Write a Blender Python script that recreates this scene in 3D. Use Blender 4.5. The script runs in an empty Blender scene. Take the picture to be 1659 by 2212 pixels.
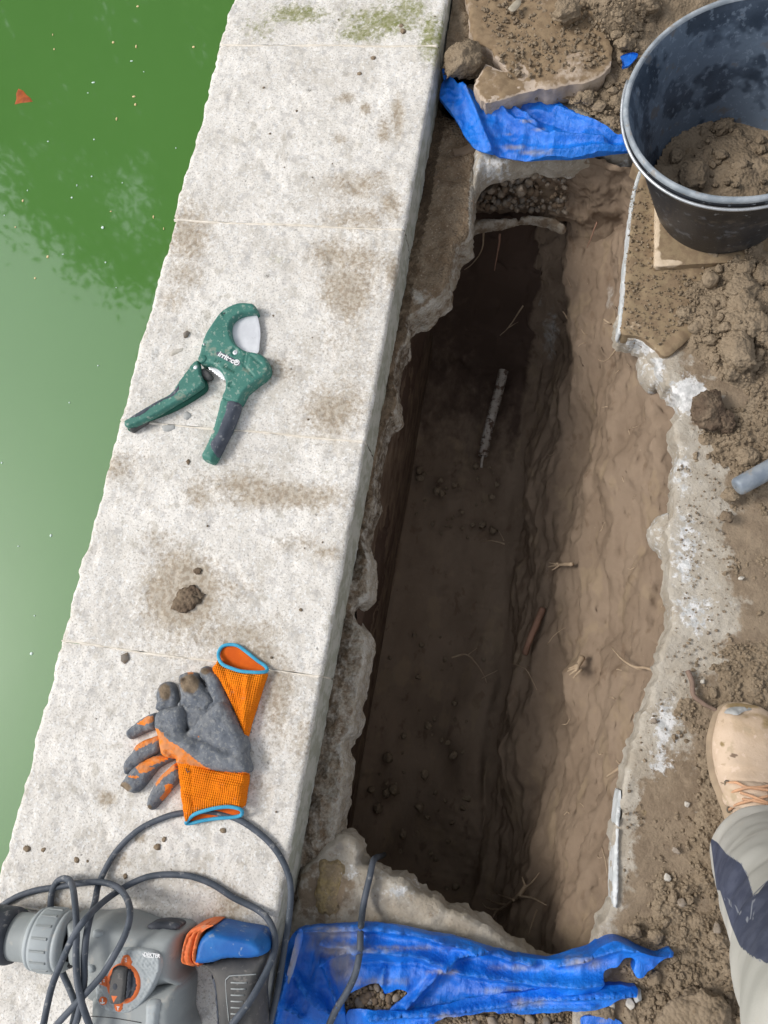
import bpy, math, random
import numpy as np
from mathutils import Vector, Matrix
from mathutils.geometry import delaunay_2d_cdt
random.seed(7); RNG=np.random.default_rng(7)
S=bpy.context.scene; COL=S.collection
# ---------------- camera, world, sun, exposure ----------------
FPX=1661.; CAMH=1.35
def nrm(a): a=np.array(a,float); return a/np.linalg.norm(a)
_D=nrm([1050-829.5,1550-1106,FPX]); _V=nrm([2012-829.5,-5610-1106,FPX])
AZ=-_D; AY=nrm(_V-_V.dot(AZ)*AZ); AX=np.cross(AY,AZ)
WM=np.array([AX,AY,AZ])
def P(u,v,z):
    w=WM@np.array([(u-829.5)/FPX,(v-1106)/FPX,1.]); return np.array([0,0,CAMH])+w*((z-CAMH)/w[2])
def proj(p):
    p=np.asarray(p,float)-np.array([0,0,CAMH]); c=p@WM
    return 829.5+FPX*c[...,0]/c[...,2], 1106+FPX*c[...,1]/c[...,2]
cam=bpy.data.objects.new('camera',bpy.data.cameras.new('camera')); COL.objects.link(cam)
R=np.eye(4); R[:3,0]=WM@[1,0,0]; R[:3,1]=WM@[0,-1,0]; R[:3,2]=WM@[0,0,-1]; R[2,3]=CAMH
cam.matrix_world=Matrix(R.tolist()); cam.data.sensor_width=36; cam.data.lens=36*FPX/2212
cam.data.clip_start=.02; cam.data.clip_end=500; S.camera=cam
SUN_EL,SUN_AZ=math.radians(44),math.radians(186)   # direction the light comes from
w=bpy.data.worlds.new('World'); S.world=w; w.use_nodes=True; nt=w.node_tree
sky=nt.nodes.new('ShaderNodeTexSky'); sky.sky_type='NISHITA'; sky.sun_disc=False
sky.sun_elevation=SUN_EL; sky.sun_rotation=math.radians(90)-SUN_AZ; sky.dust_density=1.5; sky.air_density=1
hs=nt.nodes.new('ShaderNodeHueSaturation'); hs.inputs['Saturation'].default_value=.24
bg=nt.nodes['Background']; bg.inputs['Strength'].default_value=.125
nt.links.new(sky.outputs[0],hs.inputs['Color']); nt.links.new(hs.outputs[0],bg.inputs['Color'])
sl=bpy.data.lights.new('sun','SUN'); sl.energy=1.25; sl.angle=math.radians(17); sl.color=(1,.96,.9)
so=bpy.data.objects.new('sun',sl); COL.objects.link(so)
sd=Vector((math.cos(SUN_EL)*math.cos(SUN_AZ),math.cos(SUN_EL)*math.sin(SUN_AZ),math.sin(SUN_EL)))
so.rotation_euler=sd.to_track_quat('Z','Y').to_euler()
S.view_settings.view_transform='Standard'; S.view_settings.look='None'
S.view_settings.exposure=0.86; S.view_settings.gamma=1
S.render.engine='CYCLES'
# ---------------- noise ----------------
def vnoise(p,seed=0):
    p=np.asarray(p,float); i=np.floor(p).astype(np.int64); f=p-i; f=f*f*f*(f*(f*6-15)+10)
    def h(dx,dy,dz):
        n=(i[...,0]+dx)*374761393+(i[...,1]+dy)*668265263+(i[...,2]+dz)*2147483647+seed*1274126177
        n=(n^(n>>13))*1274126177; n=n&0x7fffffff; n=(n^(n>>16)); return (n&0xffff)/65535.
    r=0
    for dx in (0,1):
        wx=f[...,0] if dx else 1-f[...,0]
        for dy in (0,1):
            wy=f[...,1] if dy else 1-f[...,1]
            for dz in (0,1):
                wz=f[...,2] if dz else 1-f[...,2]
                r=r+wx*wy*wz*h(dx,dy,dz)
    return r*2-1
def fbm(p,freq,octv=4,seed=0,gain=.5):
    p=np.asarray(p,float)*np.asarray(freq,float); a=1.; s=0.
    for o in range(octv):
        s=s+a*vnoise(p+o*17.3,seed+o); p=p*2.03; a*=gain
    return s
def sstep(a,b,x): t=np.clip((x-a)/(b-a),0,1); return t*t*(3-2*t)
def P3(xy,z=0): xy=np.asarray(xy); return np.c_[xy,np.full(len(xy),0.)+z]
# ---------------- materials ----------------
def mat(name,c1,c2=None,scale=12,rough=.85,bump=.3,bscale=150,spec=.3,metal=0,specks=(),masks=(),contrast=(.35,.65),voro=None,bdist=.002,weave=None,stretch=None,coat=0,trans=0,wamp=.10):
    m=bpy.data.materials.new(name); m.use_nodes=True; t=m.node_tree; N=t.nodes.new; L=t.links.new
    b=t.nodes['Principled BSDF']; b.inputs['Roughness'].default_value=rough; b.inputs['Specular IOR Level'].default_value=spec
    b.inputs['Metallic'].default_value=metal; b.inputs['Coat Weight'].default_value=coat
    tc=N('ShaderNodeTexCoord'); co=tc.outputs['Object']
    if stretch:
        mp=N('ShaderNodeMapping'); mp.inputs['Scale'].default_value=stretch; L(co,mp.inputs[0]); co=mp.outputs[0]
    def noise(sc,det=5,r=.6):
        n=N('ShaderNodeTexNoise'); n.inputs['Scale'].default_value=sc; n.inputs['Detail'].default_value=det; n.inputs['Roughness'].default_value=r
        L(co,n.inputs['Vector']); return n.outputs['Fac']
    def ramp(x,a,bb):
        r=N('ShaderNodeMapRange'); r.interpolation_type='SMOOTHSTEP'; r.inputs[1].default_value=a; r.inputs[2].default_value=bb; L(x,r.inputs[0]); return r.outputs[0]
    def mix(f,a,bb):
        x=N('ShaderNodeMix'); x.data_type='RGBA'
        if hasattr(f,'links'): L(f,x.inputs[0])
        else: x.inputs[0].default_value=f
        for s,v in ((6,a),(7,bb)):
            if hasattr(v,'links'): L(v,x.inputs[s])
            else: x.inputs[s].default_value=(*v,1)
        return x.outputs[2]
    def ma(op,a,bb):
        x=N('ShaderNodeMath'); x.operation=op
        for s,v in ((0,a),(1,bb)):
            if hasattr(v,'links'): L(v,x.inputs[s])
            else: x.inputs[s].default_value=v
        return x.outputs[0]
    c=mix(ramp(noise(scale),*contrast),c1,c2 or c1)
    for (cc,sc,th,st) in specks:
        c=mix(ma('MULTIPLY',ramp(noise(sc,3),th,th+.08),st),c,cc)
    for (at,cc,sc,k,*sf) in masks:
        a=N('ShaderNodeAttribute'); a.attribute_name=at
        x=ma('ADD',a.outputs['Fac'],ma('MULTIPLY',ma('SUBTRACT',noise(sc,6,.65),.5),k))
        if isinstance(cc,tuple) and isinstance(cc[0],tuple): cc=mix(ramp(noise(sc*.7),.4,.6),cc[0],cc[1])
        sw=sf[0] if sf else .15
        fx=ramp(x,.5-sw,.5+sw)
        if len(sf)>1: fx=ma('MULTIPLY',fx,sf[1])
        c=mix(fx,c,cc)
    L(c,b.inputs['Base Color']); hgt=None
    if bump:
        hgt=noise(bscale,6,.7)
        if voro:
            vo=N('ShaderNodeTexVoronoi'); vo.inputs['Scale'].default_value=voro; L(co,vo.inputs['Vector'])
            hgt=ma('SUBTRACT',hgt,ma('MULTIPLY',vo.outputs['Distance'],1.2))
        if weave:
            uv=N('ShaderNodeAttribute'); uv.attribute_name='wv'
            for k in (0,1):
                sp=N('ShaderNodeSeparateXYZ'); L(uv.outputs['Vector'],sp.inputs[0])
                s=ma('SINE',ma('MULTIPLY',sp.outputs[k],weave),0); hgt=ma('ADD',hgt,ma('MULTIPLY',s,wamp))
        bn=N('ShaderNodeBump'); bn.inputs['Strength'].default_value=bump; bn.inputs['Distance'].default_value=bdist
        L(hgt,bn.inputs['Height']); L(bn.outputs[0],b.inputs['Normal'])
    return m
# ---------------- object helpers ----------------
def thing(name,label,cat,loc=(0,0,0),group=None):
    o=bpy.data.objects.new(name,None); COL.objects.link(o); o.location=Vector([float(a) for a in loc]); o.empty_display_size=.02
    o['label']=label; o['category']=cat
    if group: o['group']=group
    return o
def tag(o,label,cat,group=None): o['label']=label; o['category']=cat; 
def tag(o,label,cat,group=None):
    o['label']=label; o['category']=cat
    if group: o['group']=group
    return o
def stru(o,kind='structure'): o['kind']=kind; return o
def wloc(o):
    l=np.array(o.location)
    while o.parent: o=o.parent; l=l+np.array(o.location)
    return l
def mk(name,v,faces,m=None,par=None,smooth=True,attrs=None,keep=False):
    v=np.asarray(v,float)
    if par is not None: org=wloc(par)
    elif keep: org=np.zeros(3)
    else: org=np.array([*(v[:,:2].min(0)+v[:,:2].max(0))/2,v[:,2].min()])
    me=bpy.data.meshes.new(name); me.from_pydata((v-org).tolist(),[],[tuple(int(i) for i in f) for f in faces])
    if m: me.materials.append(m)
    if smooth: me.polygons.foreach_set('use_smooth',[True]*len(me.polygons))
    for k,a in (attrs or {}).items():
        a=np.asarray(a,float)
        if a.ndim==2:
            at=me.attributes.new(k,'FLOAT_VECTOR','POINT'); at.data.foreach_set('vector',a.ravel())
        else:
            at=me.attributes.new(k,'FLOAT','POINT'); at.data.foreach_set('value',a)
    me.update(); o=bpy.data.objects.new(name,me); COL.objects.link(o)
    if par is not None: o.parent=par
    else: o.location=Vector(org.tolist())
    return o
def grid_faces(nr,nc,closed=False):
    F=[]
    for i in range(nr-1):
        for j in range(nc-1 if not closed else nc):
            k=(j+1)%nc; F.append((i*nc+j,i*nc+k,(i+1)*nc+k,(i+1)*nc+j))
    return F
def cr(pts,sp,closed=True,sharp=False):
    pts=np.asarray(pts,float); n=len(pts); out=[]
    rng=range(n) if closed else range(n-1)
    for i in rng:
        a,b=pts[i],pts[(i+1)%n]
        p0=pts[i-1] if (closed or i>0) else a*2-b; p3=pts[(i+2)%n] if (closed or i+2<n) else b*2-a
        k=max(1,int(round(np.linalg.norm(b-a)/sp)))
        for j in range(k):
            t=j/k
            if sharp: out.append(a+(b-a)*t)
            else: out.append(.5*((2*a)+(-p0+b)*t+(2*p0-5*a+4*b-p3)*t*t+(-p0+3*a-3*b+p3)*t**3))
    if not closed: out.append(pts[-1])
    return np.array(out)
def inpoly(x,y,poly):
    poly=np.asarray(poly); r=np.zeros(np.shape(x),bool); n=len(poly)
    for i in range(n):
        x0,y0=poly[i]; x1,y1=poly[(i+1)%n]
        if y0==y1: continue
        c=((y0>y)!=(y1>y))&(x<(x1-x0)*(y-y0)/(y1-y0)+x0); r^=c
    return r
def dist_poly(pts,poly,closed=True):
    pts=np.asarray(pts,float)[:,:2]; poly=np.asarray(poly,float)[:,:2]; d=np.full(len(pts),1e9); n=len(poly)
    for i in range(n if closed else n-1):
        a=poly[i]; b=poly[(i+1)%n]; ab=b-a; L=ab@ab
        if L<1e-14: continue
        t=np.clip(((pts-a)@ab)/L,0,1); q=pts-(a+t[:,None]*ab); d=np.minimum(d,(q*q).sum(1))
    return np.sqrt(d)
def fill(poly,sp,jit=.25):
    poly=np.asarray(poly); lo=poly.min(0); hi=poly.max(0)
    gx,gy=np.meshgrid(np.arange(lo[0],hi[0],sp),np.arange(lo[1],hi[1],sp*.87)); gx=gx+(np.arange(gx.shape[0])%2)[:,None]*sp/2
    q=np.c_[gx.ravel(),gy.ravel()]; q=q+RNG.uniform(-jit,jit,q.shape)*sp
    q=q[inpoly(q[:,0],q[:,1],poly)]
    if len(q): q=q[dist_poly(q,poly)>sp*.55]
    allp=np.r_[poly,q] if len(q) else poly; n=len(poly)
    vs,es,fs,ov,_,_=delaunay_2d_cdt([Vector(a) for a in allp.tolist()],[],[list(range(n))],1,1e-7)
    V=np.array([tuple(a) for a in vs]); idx={}
    for k,l in enumerate(ov):
        for a in l: idx[a]=k
    F=[]
    for f in fs:
        a,b,c=[V[i] for i in f[:3]]
        F.append(tuple(f) if (b[0]-a[0])*(c[1]-a[1])-(b[1]-a[1])*(c[0]-a[0])>0 else tuple(reversed(f)))
    return V,F,[idx[i] for i in range(n)]
def area2(p): p=np.asarray(p); return np.sum(p[:,0]*np.roll(p[:,1],-1)-np.roll(p[:,0],-1)*p[:,1])
def puff(name,px,z0,h,m,par=None,side=.3,r=.01,sp=.004,world=False,zref=None,bump=None,sharp=False,rough=0,attrs=None,skip=None,smooth=True,tilt=None,under=0,rings=2,seed=1,sidenoise=0):
    """a solid with a traced outline, vertical sides of side*h and a rounded top of radius r"""
    if not world:
        zr=z0+h*.5 if zref is None else zref
        poly=np.array([P(u,v,zr)[:2] for u,v in px])
    else: poly=np.asarray(px,float)[:,:2]
    if area2(poly)<0: poly=poly[::-1]
    poly=cr(poly,sp,True,sharp)
    if rough:
        d=np.roll(poly,-1,0)-np.roll(poly,1,0); nn=np.c_[d[:,1],-d[:,0]]/np.maximum(1e-9,np.linalg.norm(d,axis=1))[:,None]
        poly=poly+nn*(rough*(.8*fbm(P3(poly,seed),26,3,seed,.6)+.5*fbm(P3(poly,seed),95,2,seed,.6)))[:,None]
    V,F,B=fill(poly,sp); d=dist_poly(V,poly); d[B]=0
    t=np.clip(d/r,0,1); z=z0+h*side+h*(1-side)*np.sqrt(np.maximum(0,1-(1-t)**2))
    if bump: z=z+bump(V[:,0],V[:,1],d)
    off=0
    if tilt: off=tilt(V[:,0],V[:,1]); z=z+off
    v=[np.c_[V,z]]; n=len(V); nb=len(B); F=list(F)
    bz=z[B]; b0=z0+(off[B] if tilt else 0); prev=list(B); cen=V[B]
    if r<=.006 and not skip: v.append(np.c_[cen,bz]); prev=list(range(n,n+nb)); n+=nb
    dd=np.roll(cen,-1,0)-np.roll(cen,1,0); nn=np.c_[dd[:,1],-dd[:,0]]/np.maximum(1e-9,np.linalg.norm(dd,axis=1))[:,None]
    for k in range(1,rings+1):
        s=k/rings; zz=bz*(1-s)+b0*s; xy=cen-nn*under*s
        if sidenoise: xy=xy+nn*(sidenoise*fbm(np.c_[cen,zz],45,4,seed+5))[:,None]
        v.append(np.c_[xy,zz]); cur=list(range(n,n+nb)); n+=nb
        for i in range(nb):
            j=(i+1)%nb
            if skip is not None and skip(cen[i,0],cen[i,1]): continue
            F.append((prev[i],cur[i],cur[j],prev[j]))
        prev=cur
    v=np.concatenate(v)
    at={k:f(v) for k,f in (attrs or {}).items()}
    return mk(name,v,F,m,par,smooth,at)
def tube_geo(pts,rad,seg=8,cap=True):
    pts=np.asarray(pts,float); n=len(pts); T=np.gradient(pts,axis=0); T/=np.maximum(1e-9,np.linalg.norm(T,axis=1))[:,None]
    up=np.array([0,0,1.]) if abs(T[0][2])<.9 else np.array([1.,0,0]); V=[]
    rad=np.full(n,rad) if np.isscalar(rad) else np.asarray(rad)
    a=np.cross(T[0],up); a/=np.linalg.norm(a)
    for i in range(n):
        a=a-a.dot(T[i])*T[i]; a/=max(1e-9,np.linalg.norm(a)); b=np.cross(T[i],a)
        for k in range(seg):
            q=2*math.pi*k/seg; V.append(pts[i]+rad[i]*(math.cos(q)*a+math.sin(q)*b))
    F=grid_faces(n,seg,True)
    if cap: F+= [tuple(reversed(range(seg))),tuple(range((n-1)*seg,n*seg))]
    return np.array(V),F
def tube(name,pts,rad,m,par=None,seg=10,sp=.008,closed=False,attrs=None):
    p=cr(pts,sp,closed)
    if closed: p=np.r_[p,p[:1]]
    if not np.isscalar(rad): rad=np.interp(np.linspace(0,1,len(p)),np.linspace(0,1,len(rad)),rad)
    V,F=tube_geo(p,rad,seg,not closed); at={k:f(V) for k,f in (attrs or {}).items()}
    return mk(name,V,F,m,par,True,at)
def merge(geos):
    V=[];F=[];n=0
    for v,f in geos: V.append(v); F+=[tuple(i+n for i in q) for q in f]; n+=len(v)
    return np.concatenate(V),F
def lathe_geo(prof,c,axis,seg=64,sq=None):
    ax=nrm(axis); u=np.cross(ax,[0.3,.9,.1]); u/=np.linalg.norm(u); w_=np.cross(ax,u); V=[]
    for (s,r) in prof:
        for k in range(seg):
            q=2*math.pi*k/seg; V.append(np.array(c)+ax*s+r*(math.cos(q)*u+math.sin(q)*w_))
    return np.array(V),grid_faces(len(prof),seg,True)
def text(name,body,size,center,xdir,up,m,par,depth=.0004,bold=False):
    cu=bpy.data.curves.new(name,'FONT'); cu.body=body; cu.size=size; cu.extrude=depth; cu.align_x='CENTER'; cu.align_y='CENTER'
    cu.offset=size*.03 if bold else 0
    o=bpy.data.objects.new('tmp',cu); COL.objects.link(o); dg=bpy.context.evaluated_depsgraph_get()
    me=bpy.data.meshes.new_from_object(o.evaluated_get(dg)); bpy.data.objects.remove(o)
    x=nrm(xdir); z=nrm(up); x=nrm(x-x.dot(z)*z); y=np.cross(z,x)
    v=np.array([a.co[:] for a in me.vertices]); 
    v=v[:,:1]*x+v[:,1:2]*y+v[:,2:3]*z+np.array(center); F=[tuple(p.vertices) for p in me.polygons]
    bpy.data.meshes.remove(me); return mk(name,v,F,m,par,False)
def blobs(v,lst,k=1):
    u_,v_=proj(v); a=np.zeros(len(v))
    for (bu,bv,ru,rv,s) in lst: a=np.maximum(a,s*np.exp(-((u_-bu)/ru)**2-((v_-bv)/rv)**2))
    return a
def pxpoly(v,polys,soft=0,k=3,freq=120):
    u_,v_=proj(v); nz=fbm(v,freq,3,3)*k; nz2=fbm(v,freq,3,9)*k; r=np.zeros(len(v))
    for p in polys: r=np.maximum(r,inpoly(u_+nz,v_+nz2,p).astype(float))
    return r
def lerpmap(pts): 
    pts=sorted(pts); return lambda x: np.interp(x,[p[0] for p in pts],[p[1] for p in pts])
# ---------------- palette ----------------
SOIL=(.26,.19,.12); SOILD=(.17,.12,.075)
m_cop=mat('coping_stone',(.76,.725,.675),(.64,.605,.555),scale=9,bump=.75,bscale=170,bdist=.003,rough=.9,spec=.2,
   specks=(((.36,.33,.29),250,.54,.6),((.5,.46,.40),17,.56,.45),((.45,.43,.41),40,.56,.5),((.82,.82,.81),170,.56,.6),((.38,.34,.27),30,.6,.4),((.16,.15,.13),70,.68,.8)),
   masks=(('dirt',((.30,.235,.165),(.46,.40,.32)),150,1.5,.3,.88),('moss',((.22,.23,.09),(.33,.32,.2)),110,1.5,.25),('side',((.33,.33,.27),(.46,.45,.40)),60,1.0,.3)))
m_joint=mat('pale_grout',(.78,.72,.63),(.62,.56,.47),scale=60,rough=.95)
m_wall=mat('pool_wall',(.3,.32,.28),(.2,.24,.18),scale=10)
m_soil=mat('dry_soil',(.262,.204,.142),(.212,.162,.11),scale=14,bump=.7,bscale=120,voro=160,bdist=.004,rough=.95,spec=.1,
   specks=(((.4,.32,.23),230,.66,.6),((.13,.09,.055),55,.62,.5)),masks=(('dark',(.12,.085,.06),30,.6),('ochre',(.36,.26,.13),20,.5),('pale',((.5,.47,.42),(.4,.35,.29)),60,1.0)))
m_tr=mat('shade_tinted_soil',(.252,.188,.135),(.205,.15,.106),scale=9,bump=.55,bscale=70,bdist=.004,rough=.9,spec=.15,stretch=(1,.6,1),
   specks=(((.36,.29,.2),160,.68,.5),((.15,.1,.065),30,.6,.5),((.31,.235,.15),14,.56,.35)),masks=(('dark',(.09,.06,.045),30,.6),('pale',((.42,.4,.37),(.32,.29,.25)),45,1.0)))  # the dark mask carries trench shade painted into the soil colour
m_conc=mat('broken_concrete',(.47,.425,.36),(.37,.32,.255),scale=17,bump=.9,bscale=125,bdist=.0045,rough=.95,spec=.15,
   specks=(((.58,.55,.50),75,.6,.5),((.2,.16,.12),150,.63,.6),((.27,.25,.23),34,.64,.5)),masks=(('dirt',((.27,.208,.145),(.225,.17,.118)),55,1.1,.12),('pale',((.74,.73,.72),(.52,.52,.51)),85,1.3,.10)))
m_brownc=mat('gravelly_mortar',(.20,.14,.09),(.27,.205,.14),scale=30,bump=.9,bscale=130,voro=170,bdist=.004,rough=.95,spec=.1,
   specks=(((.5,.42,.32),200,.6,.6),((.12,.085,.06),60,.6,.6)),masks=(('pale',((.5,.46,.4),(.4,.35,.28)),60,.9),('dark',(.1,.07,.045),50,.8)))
m_slabw=mat('stone_slab',(.42,.33,.25),(.5,.41,.33),scale=25,bump=.4,bscale=140,bdist=.003,rough=.9,spec=.15,specks=(((.3,.2,.12),220,.62,.7),),
   masks=(('dirt',((.27,.195,.12),(.22,.155,.095)),80,.9),))
m_white=mat('white_tile_edge',(.62,.63,.63),(.45,.47,.47),scale=40,bump=.4,rough=.8,specks=(((.3,.25,.2),50,.6,.5),))
m_tile=mat('pale_tile',(.62,.5,.37),(.5,.39,.27),scale=40,bump=.4,rough=.8,masks=(('dirt',((.27,.2,.12),(.22,.155,.095)),80,.9),))
m_tarp=mat('blue_tarp',(.002,.115,.54),(.004,.18,.72),scale=20,bump=.9,bscale=60,rough=.38,spec=.55,bdist=.006,stretch=(1.,.35,1),
   specks=(((.03,.24,.8),60,.62,.4),),masks=(('dust',((.36,.31,.26),(.25,.27,.32)),42,1.3,.35,.8),))
m_green=mat('green_plastic',(.035,.15,.118),(.048,.18,.145),scale=25,rough=.5,bump=.15,spec=.4,specks=(((.36,.42,.36),110,.56,.5),((.30,.31,.24),30,.62,.5),((.09,.24,.19),260,.57,.5)))
m_gdark=mat('green_plastic_recess',(.01,.08,.055),(.015,.1,.07),scale=25,rough=.6)
m_grip=mat('grey_rubber_grip',(.05,.06,.08),(.085,.095,.12),scale=30,rough=.7,specks=(((.26,.27,.28),100,.58,.6),))
m_steel=mat('steel',(.78,.79,.82),(.66,.67,.7),scale=30,rough=.38,metal=.35,bump=.1,specks=(((.3,.28,.25),80,.66,.5),))
m_dsteel=mat('dark_steel',(.12,.12,.12),(.07,.07,.07),scale=40,rough=.6,metal=.3)
m_orange=mat('orange_knit',(.90,.24,.01),(.82,.20,.01),scale=30,rough=.95,spec=.1,bump=.8,bscale=300,bdist=.0015,weave=1700,wamp=.6,specks=(((.65,.28,.12),60,.64,.5),))
m_glove=mat('grey_latex',(.14,.155,.18),(.20,.21,.225),scale=45,rough=.8,spec=.25,bump=1.0,bscale=130,bdist=.0035,
   specks=(((.29,.29,.28),190,.54,.6),((.07,.08,.1),40,.6,.5)),masks=(('org',((.85,.24,.03),(.62,.25,.1)),90,.35),('mud',((.24,.18,.12),(.16,.12,.08)),70,.7)))
m_trim=mat('blue_trim',(.05,.31,.50),(.07,.38,.57),scale=60,rough=.9,bump=.6,bscale=400,bdist=.001)
m_inner=mat('orange_lining',(.72,.13,.01),(.6,.1,.01),scale=40,rough=.95)
m_grey=mat('grey_plastic',(.27,.29,.29),(.31,.33,.33),scale=9,rough=.55,spec=.35,bump=.12,specks=(((.42,.40,.36),45,.6,.45),((.2,.2,.19),110,.66,.4)))
m_grey2=mat('light_grey_plastic',(.36,.39,.40),(.31,.34,.35),scale=12,rough=.55,spec=.35,bump=.1,specks=(((.46,.44,.4),70,.6,.4),))
m_black=mat('black_rubber',(.035,.04,.05),(.06,.065,.08),scale=30,rough=.6,bump=.2,specks=(((.25,.24,.23),60,.61,.5),))
m_dor=mat('orange_plastic',(.75,.18,.05),(.66,.15,.04),scale=30,rough=.55,specks=(((.45,.3,.2),80,.63,.5),))
m_dblue=mat('blue_plastic',(.01,.10,.36),(.02,.15,.44),scale=20,rough=.45,specks=(((.3,.36,.42),60,.6,.55),))
m_handle=mat('dark_rubber_handle',(.075,.075,.075),(.11,.105,.10),scale=25,rough=.75,bump=.3,specks=(((.24,.22,.2),90,.6,.5),))
m_cable=mat('black_cable',(.05,.062,.08),(.085,.097,.12),scale=30,rough=.6,spec=.35,bump=.2,specks=(((.3,.3,.3),90,.6,.55),))
m_print=mat('white_print',(.8,.8,.8))
m_bucket=mat('black_bucket',(.011,.013,.017),(.02,.024,.032),scale=12,rough=.42,spec=.4,bump=.15,specks=(((.16,.18,.21),40,.6,.4),((.36,.38,.40),85,.66,.6),((.12,.1,.08),22,.6,.4),((.4,.4,.38),150,.68,.6)))
m_bucketin=mat('scuffed_bucket_inside',(.02,.032,.052),(.065,.09,.13),scale=9,rough=.42,spec=.5,bump=.5,bscale=60,specks=(((.20,.26,.34),13,.44,.45),((.26,.32,.40),90,.56,.35),((.14,.11,.08),26,.6,.5)))
m_rim=mat('worn_bucket_rim',(.2,.23,.26),(.34,.37,.4),scale=30,rough=.5,specks=(((.25,.2,.15),50,.6,.5),))
m_wire=mat('galvanised_wire',(.5,.52,.55),(.38,.4,.42),scale=40,rough=.4,metal=.6)
m_pipe=mat('ribbed_conduit',(.5,.46,.41),(.36,.31,.26),scale=30,rough=.8,specks=(((.10,.06,.04),60,.52,.9),))
m_root=mat('root_bark',(.42,.32,.22),(.33,.24,.16),scale=60,rough=.95)
m_rootr=mat('reddish_root',(.30,.17,.12),(.25,.15,.10),scale=60,rough=.95)
m_peb=[mat('pebble_'+n,a,b,scale=60,rough=.9,specks=(((.2,.15,.1),90,.5,.6),)) for n,a,b in (('brown',(.19,.135,.09),(.13,.095,.065)),('grey',(.20,.175,.15),(.15,.13,.11)),('pale',(.30,.25,.2),(.22,.18,.14)))]
m_shard=mat('white_shard',(.5,.47,.42),(.40,.36,.30),scale=40)
m_chip=mat('grey_chip',(.42,.42,.41),(.3,.3,.29),scale=60)
m_boot=mat('tan_leather',(.57,.44,.33),(.48,.36,.255),scale=14,rough=.75,spec=.2,bump=.6,bscale=70,bdist=.003,specks=(((.34,.25,.16),90,.63,.5),((.42,.31,.2),18,.58,.5),((.38,.3,.2),36,.6,.6),((.66,.52,.42),60,.6,.5)),masks=(('worn',((.25,.18,.09),(.35,.25,.13)),50,.8),('seam',(.2,.14,.1),50,.2)))
m_sole=mat('dusty_sole',(.33,.25,.17),(.25,.19,.13),scale=30)
m_lace=mat('orange_brown_lace',(.55,.31,.18),(.45,.27,.17),scale=60)
m_eye=mat('eyelet_metal',(.22,.18,.12),(.15,.13,.1),scale=60,rough=.5,metal=.4)
m_trou=mat('work_trousers',(.43,.415,.38),(.375,.365,.335),scale=8,rough=.95,spec=.1,bump=.25,bscale=500,bdist=.001,specks=(((.4,.37,.32),25,.62,.4),),
   masks=(('navy',((.055,.062,.095),(.075,.083,.12)),60,.12),('stitch',(.2,.21,.245),60,.05)))
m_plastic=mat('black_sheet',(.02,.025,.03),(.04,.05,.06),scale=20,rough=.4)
m_tube=mat('galvanised_tube',(.17,.20,.24),(.28,.31,.34),scale=25,rough=.55,metal=.2,specks=(((.33,.28,.22),40,.6,.5),))
m_leaf=mat('orange_leaf',(.42,.10,.02),(.26,.06,.015),scale=60,rough=.6)
m_seed=mat('pale_seed',(.75,.6,.35),(.6,.45,.2),scale=60)
m_fluff=mat('white_fluff',(.75,.85,.8),(.5,.7,.6),scale=60)
m_fol=mat('foliage',(.05,.11,.02),(.08,.15,.03),scale=3,bump=0); m_bark=mat('bark',(.12,.09,.06),(.08,.06,.04),scale=8)
m_ochre=mat('ochre_mortar',(.36,.27,.13),(.27,.205,.13),scale=40,bump=.9,bscale=120,voro=150,bdist=.004,rough=.95,specks=(((.36,.29,.2),120,.58,.6),))
# water: turbid green with a reflecting surface
m_water=bpy.data.materials.new('green_water'); m_water.use_nodes=True; t=m_water.node_tree; b=t.nodes['Principled BSDF']
b.inputs['Base Color'].default_value=(.05,.235,.028,1); b.inputs['Roughness'].default_value=.035; b.inputs['IOR'].default_value=2.0
tc=t.nodes.new('ShaderNodeTexCoord'); n1=t.nodes.new('ShaderNodeTexNoise'); n1.inputs['Scale'].default_value=5; n1.inputs['Detail'].default_value=3
mx=t.nodes.new('ShaderNodeMix'); mx.data_type='RGBA'; mx.inputs[6].default_value=(.078,.195,.045,1); mx.inputs[7].default_value=(.086,.210,.050,1)
t.links.new(tc.outputs['Object'],n1.inputs['Vector']); t.links.new(n1.outputs['Fac'],mx.inputs[0]); t.links.new(mx.outputs[2],b.inputs['Base Color'])
n2=t.nodes.new('ShaderNodeTexNoise'); n2.inputs['Scale'].default_value=9; n2.inputs['Detail'].default_value=2
bn=t.nodes.new('ShaderNodeBump'); bn.inputs['Strength'].default_value=.06; bn.inputs['Distance'].default_value=.004
t.links.new(tc.outputs['Object'],n2.inputs['Vector']); t.links.new(n2.outputs['Fac'],bn.inputs['Height']); t.links.new(bn.outputs[0],b.inputs['Normal'])
# ================= SETTING =================
XL,XR=-.791,-.291     # coping edges
ZW=-.10               # water level
WX=-5.0
stru(mk('water',[(WX,-3,ZW),(XL+.03,-3,ZW),(XL+.03,5.,ZW),(WX,5.,ZW)],[(0,1,2,3)],m_water))
wl=mk('pool_wall',[(XL+.025,-3,-.085),(XL+.06,-3,-.085),(XL+.06,5,-.085),(XL+.025,5,-.085),(XL+.025,-3,-1.2),(XL+.06,-3,-1.2),(XL+.06,5,-1.2),(XL+.025,5,-1.2)],[(0,1,2,3),(4,0,3,7),(1,5,6,2),(0,4,5,1),(3,2,6,7)],m_wall,smooth=False)
tag(wl,'algae covered pool wall under the pale coping stones','wall')
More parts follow.
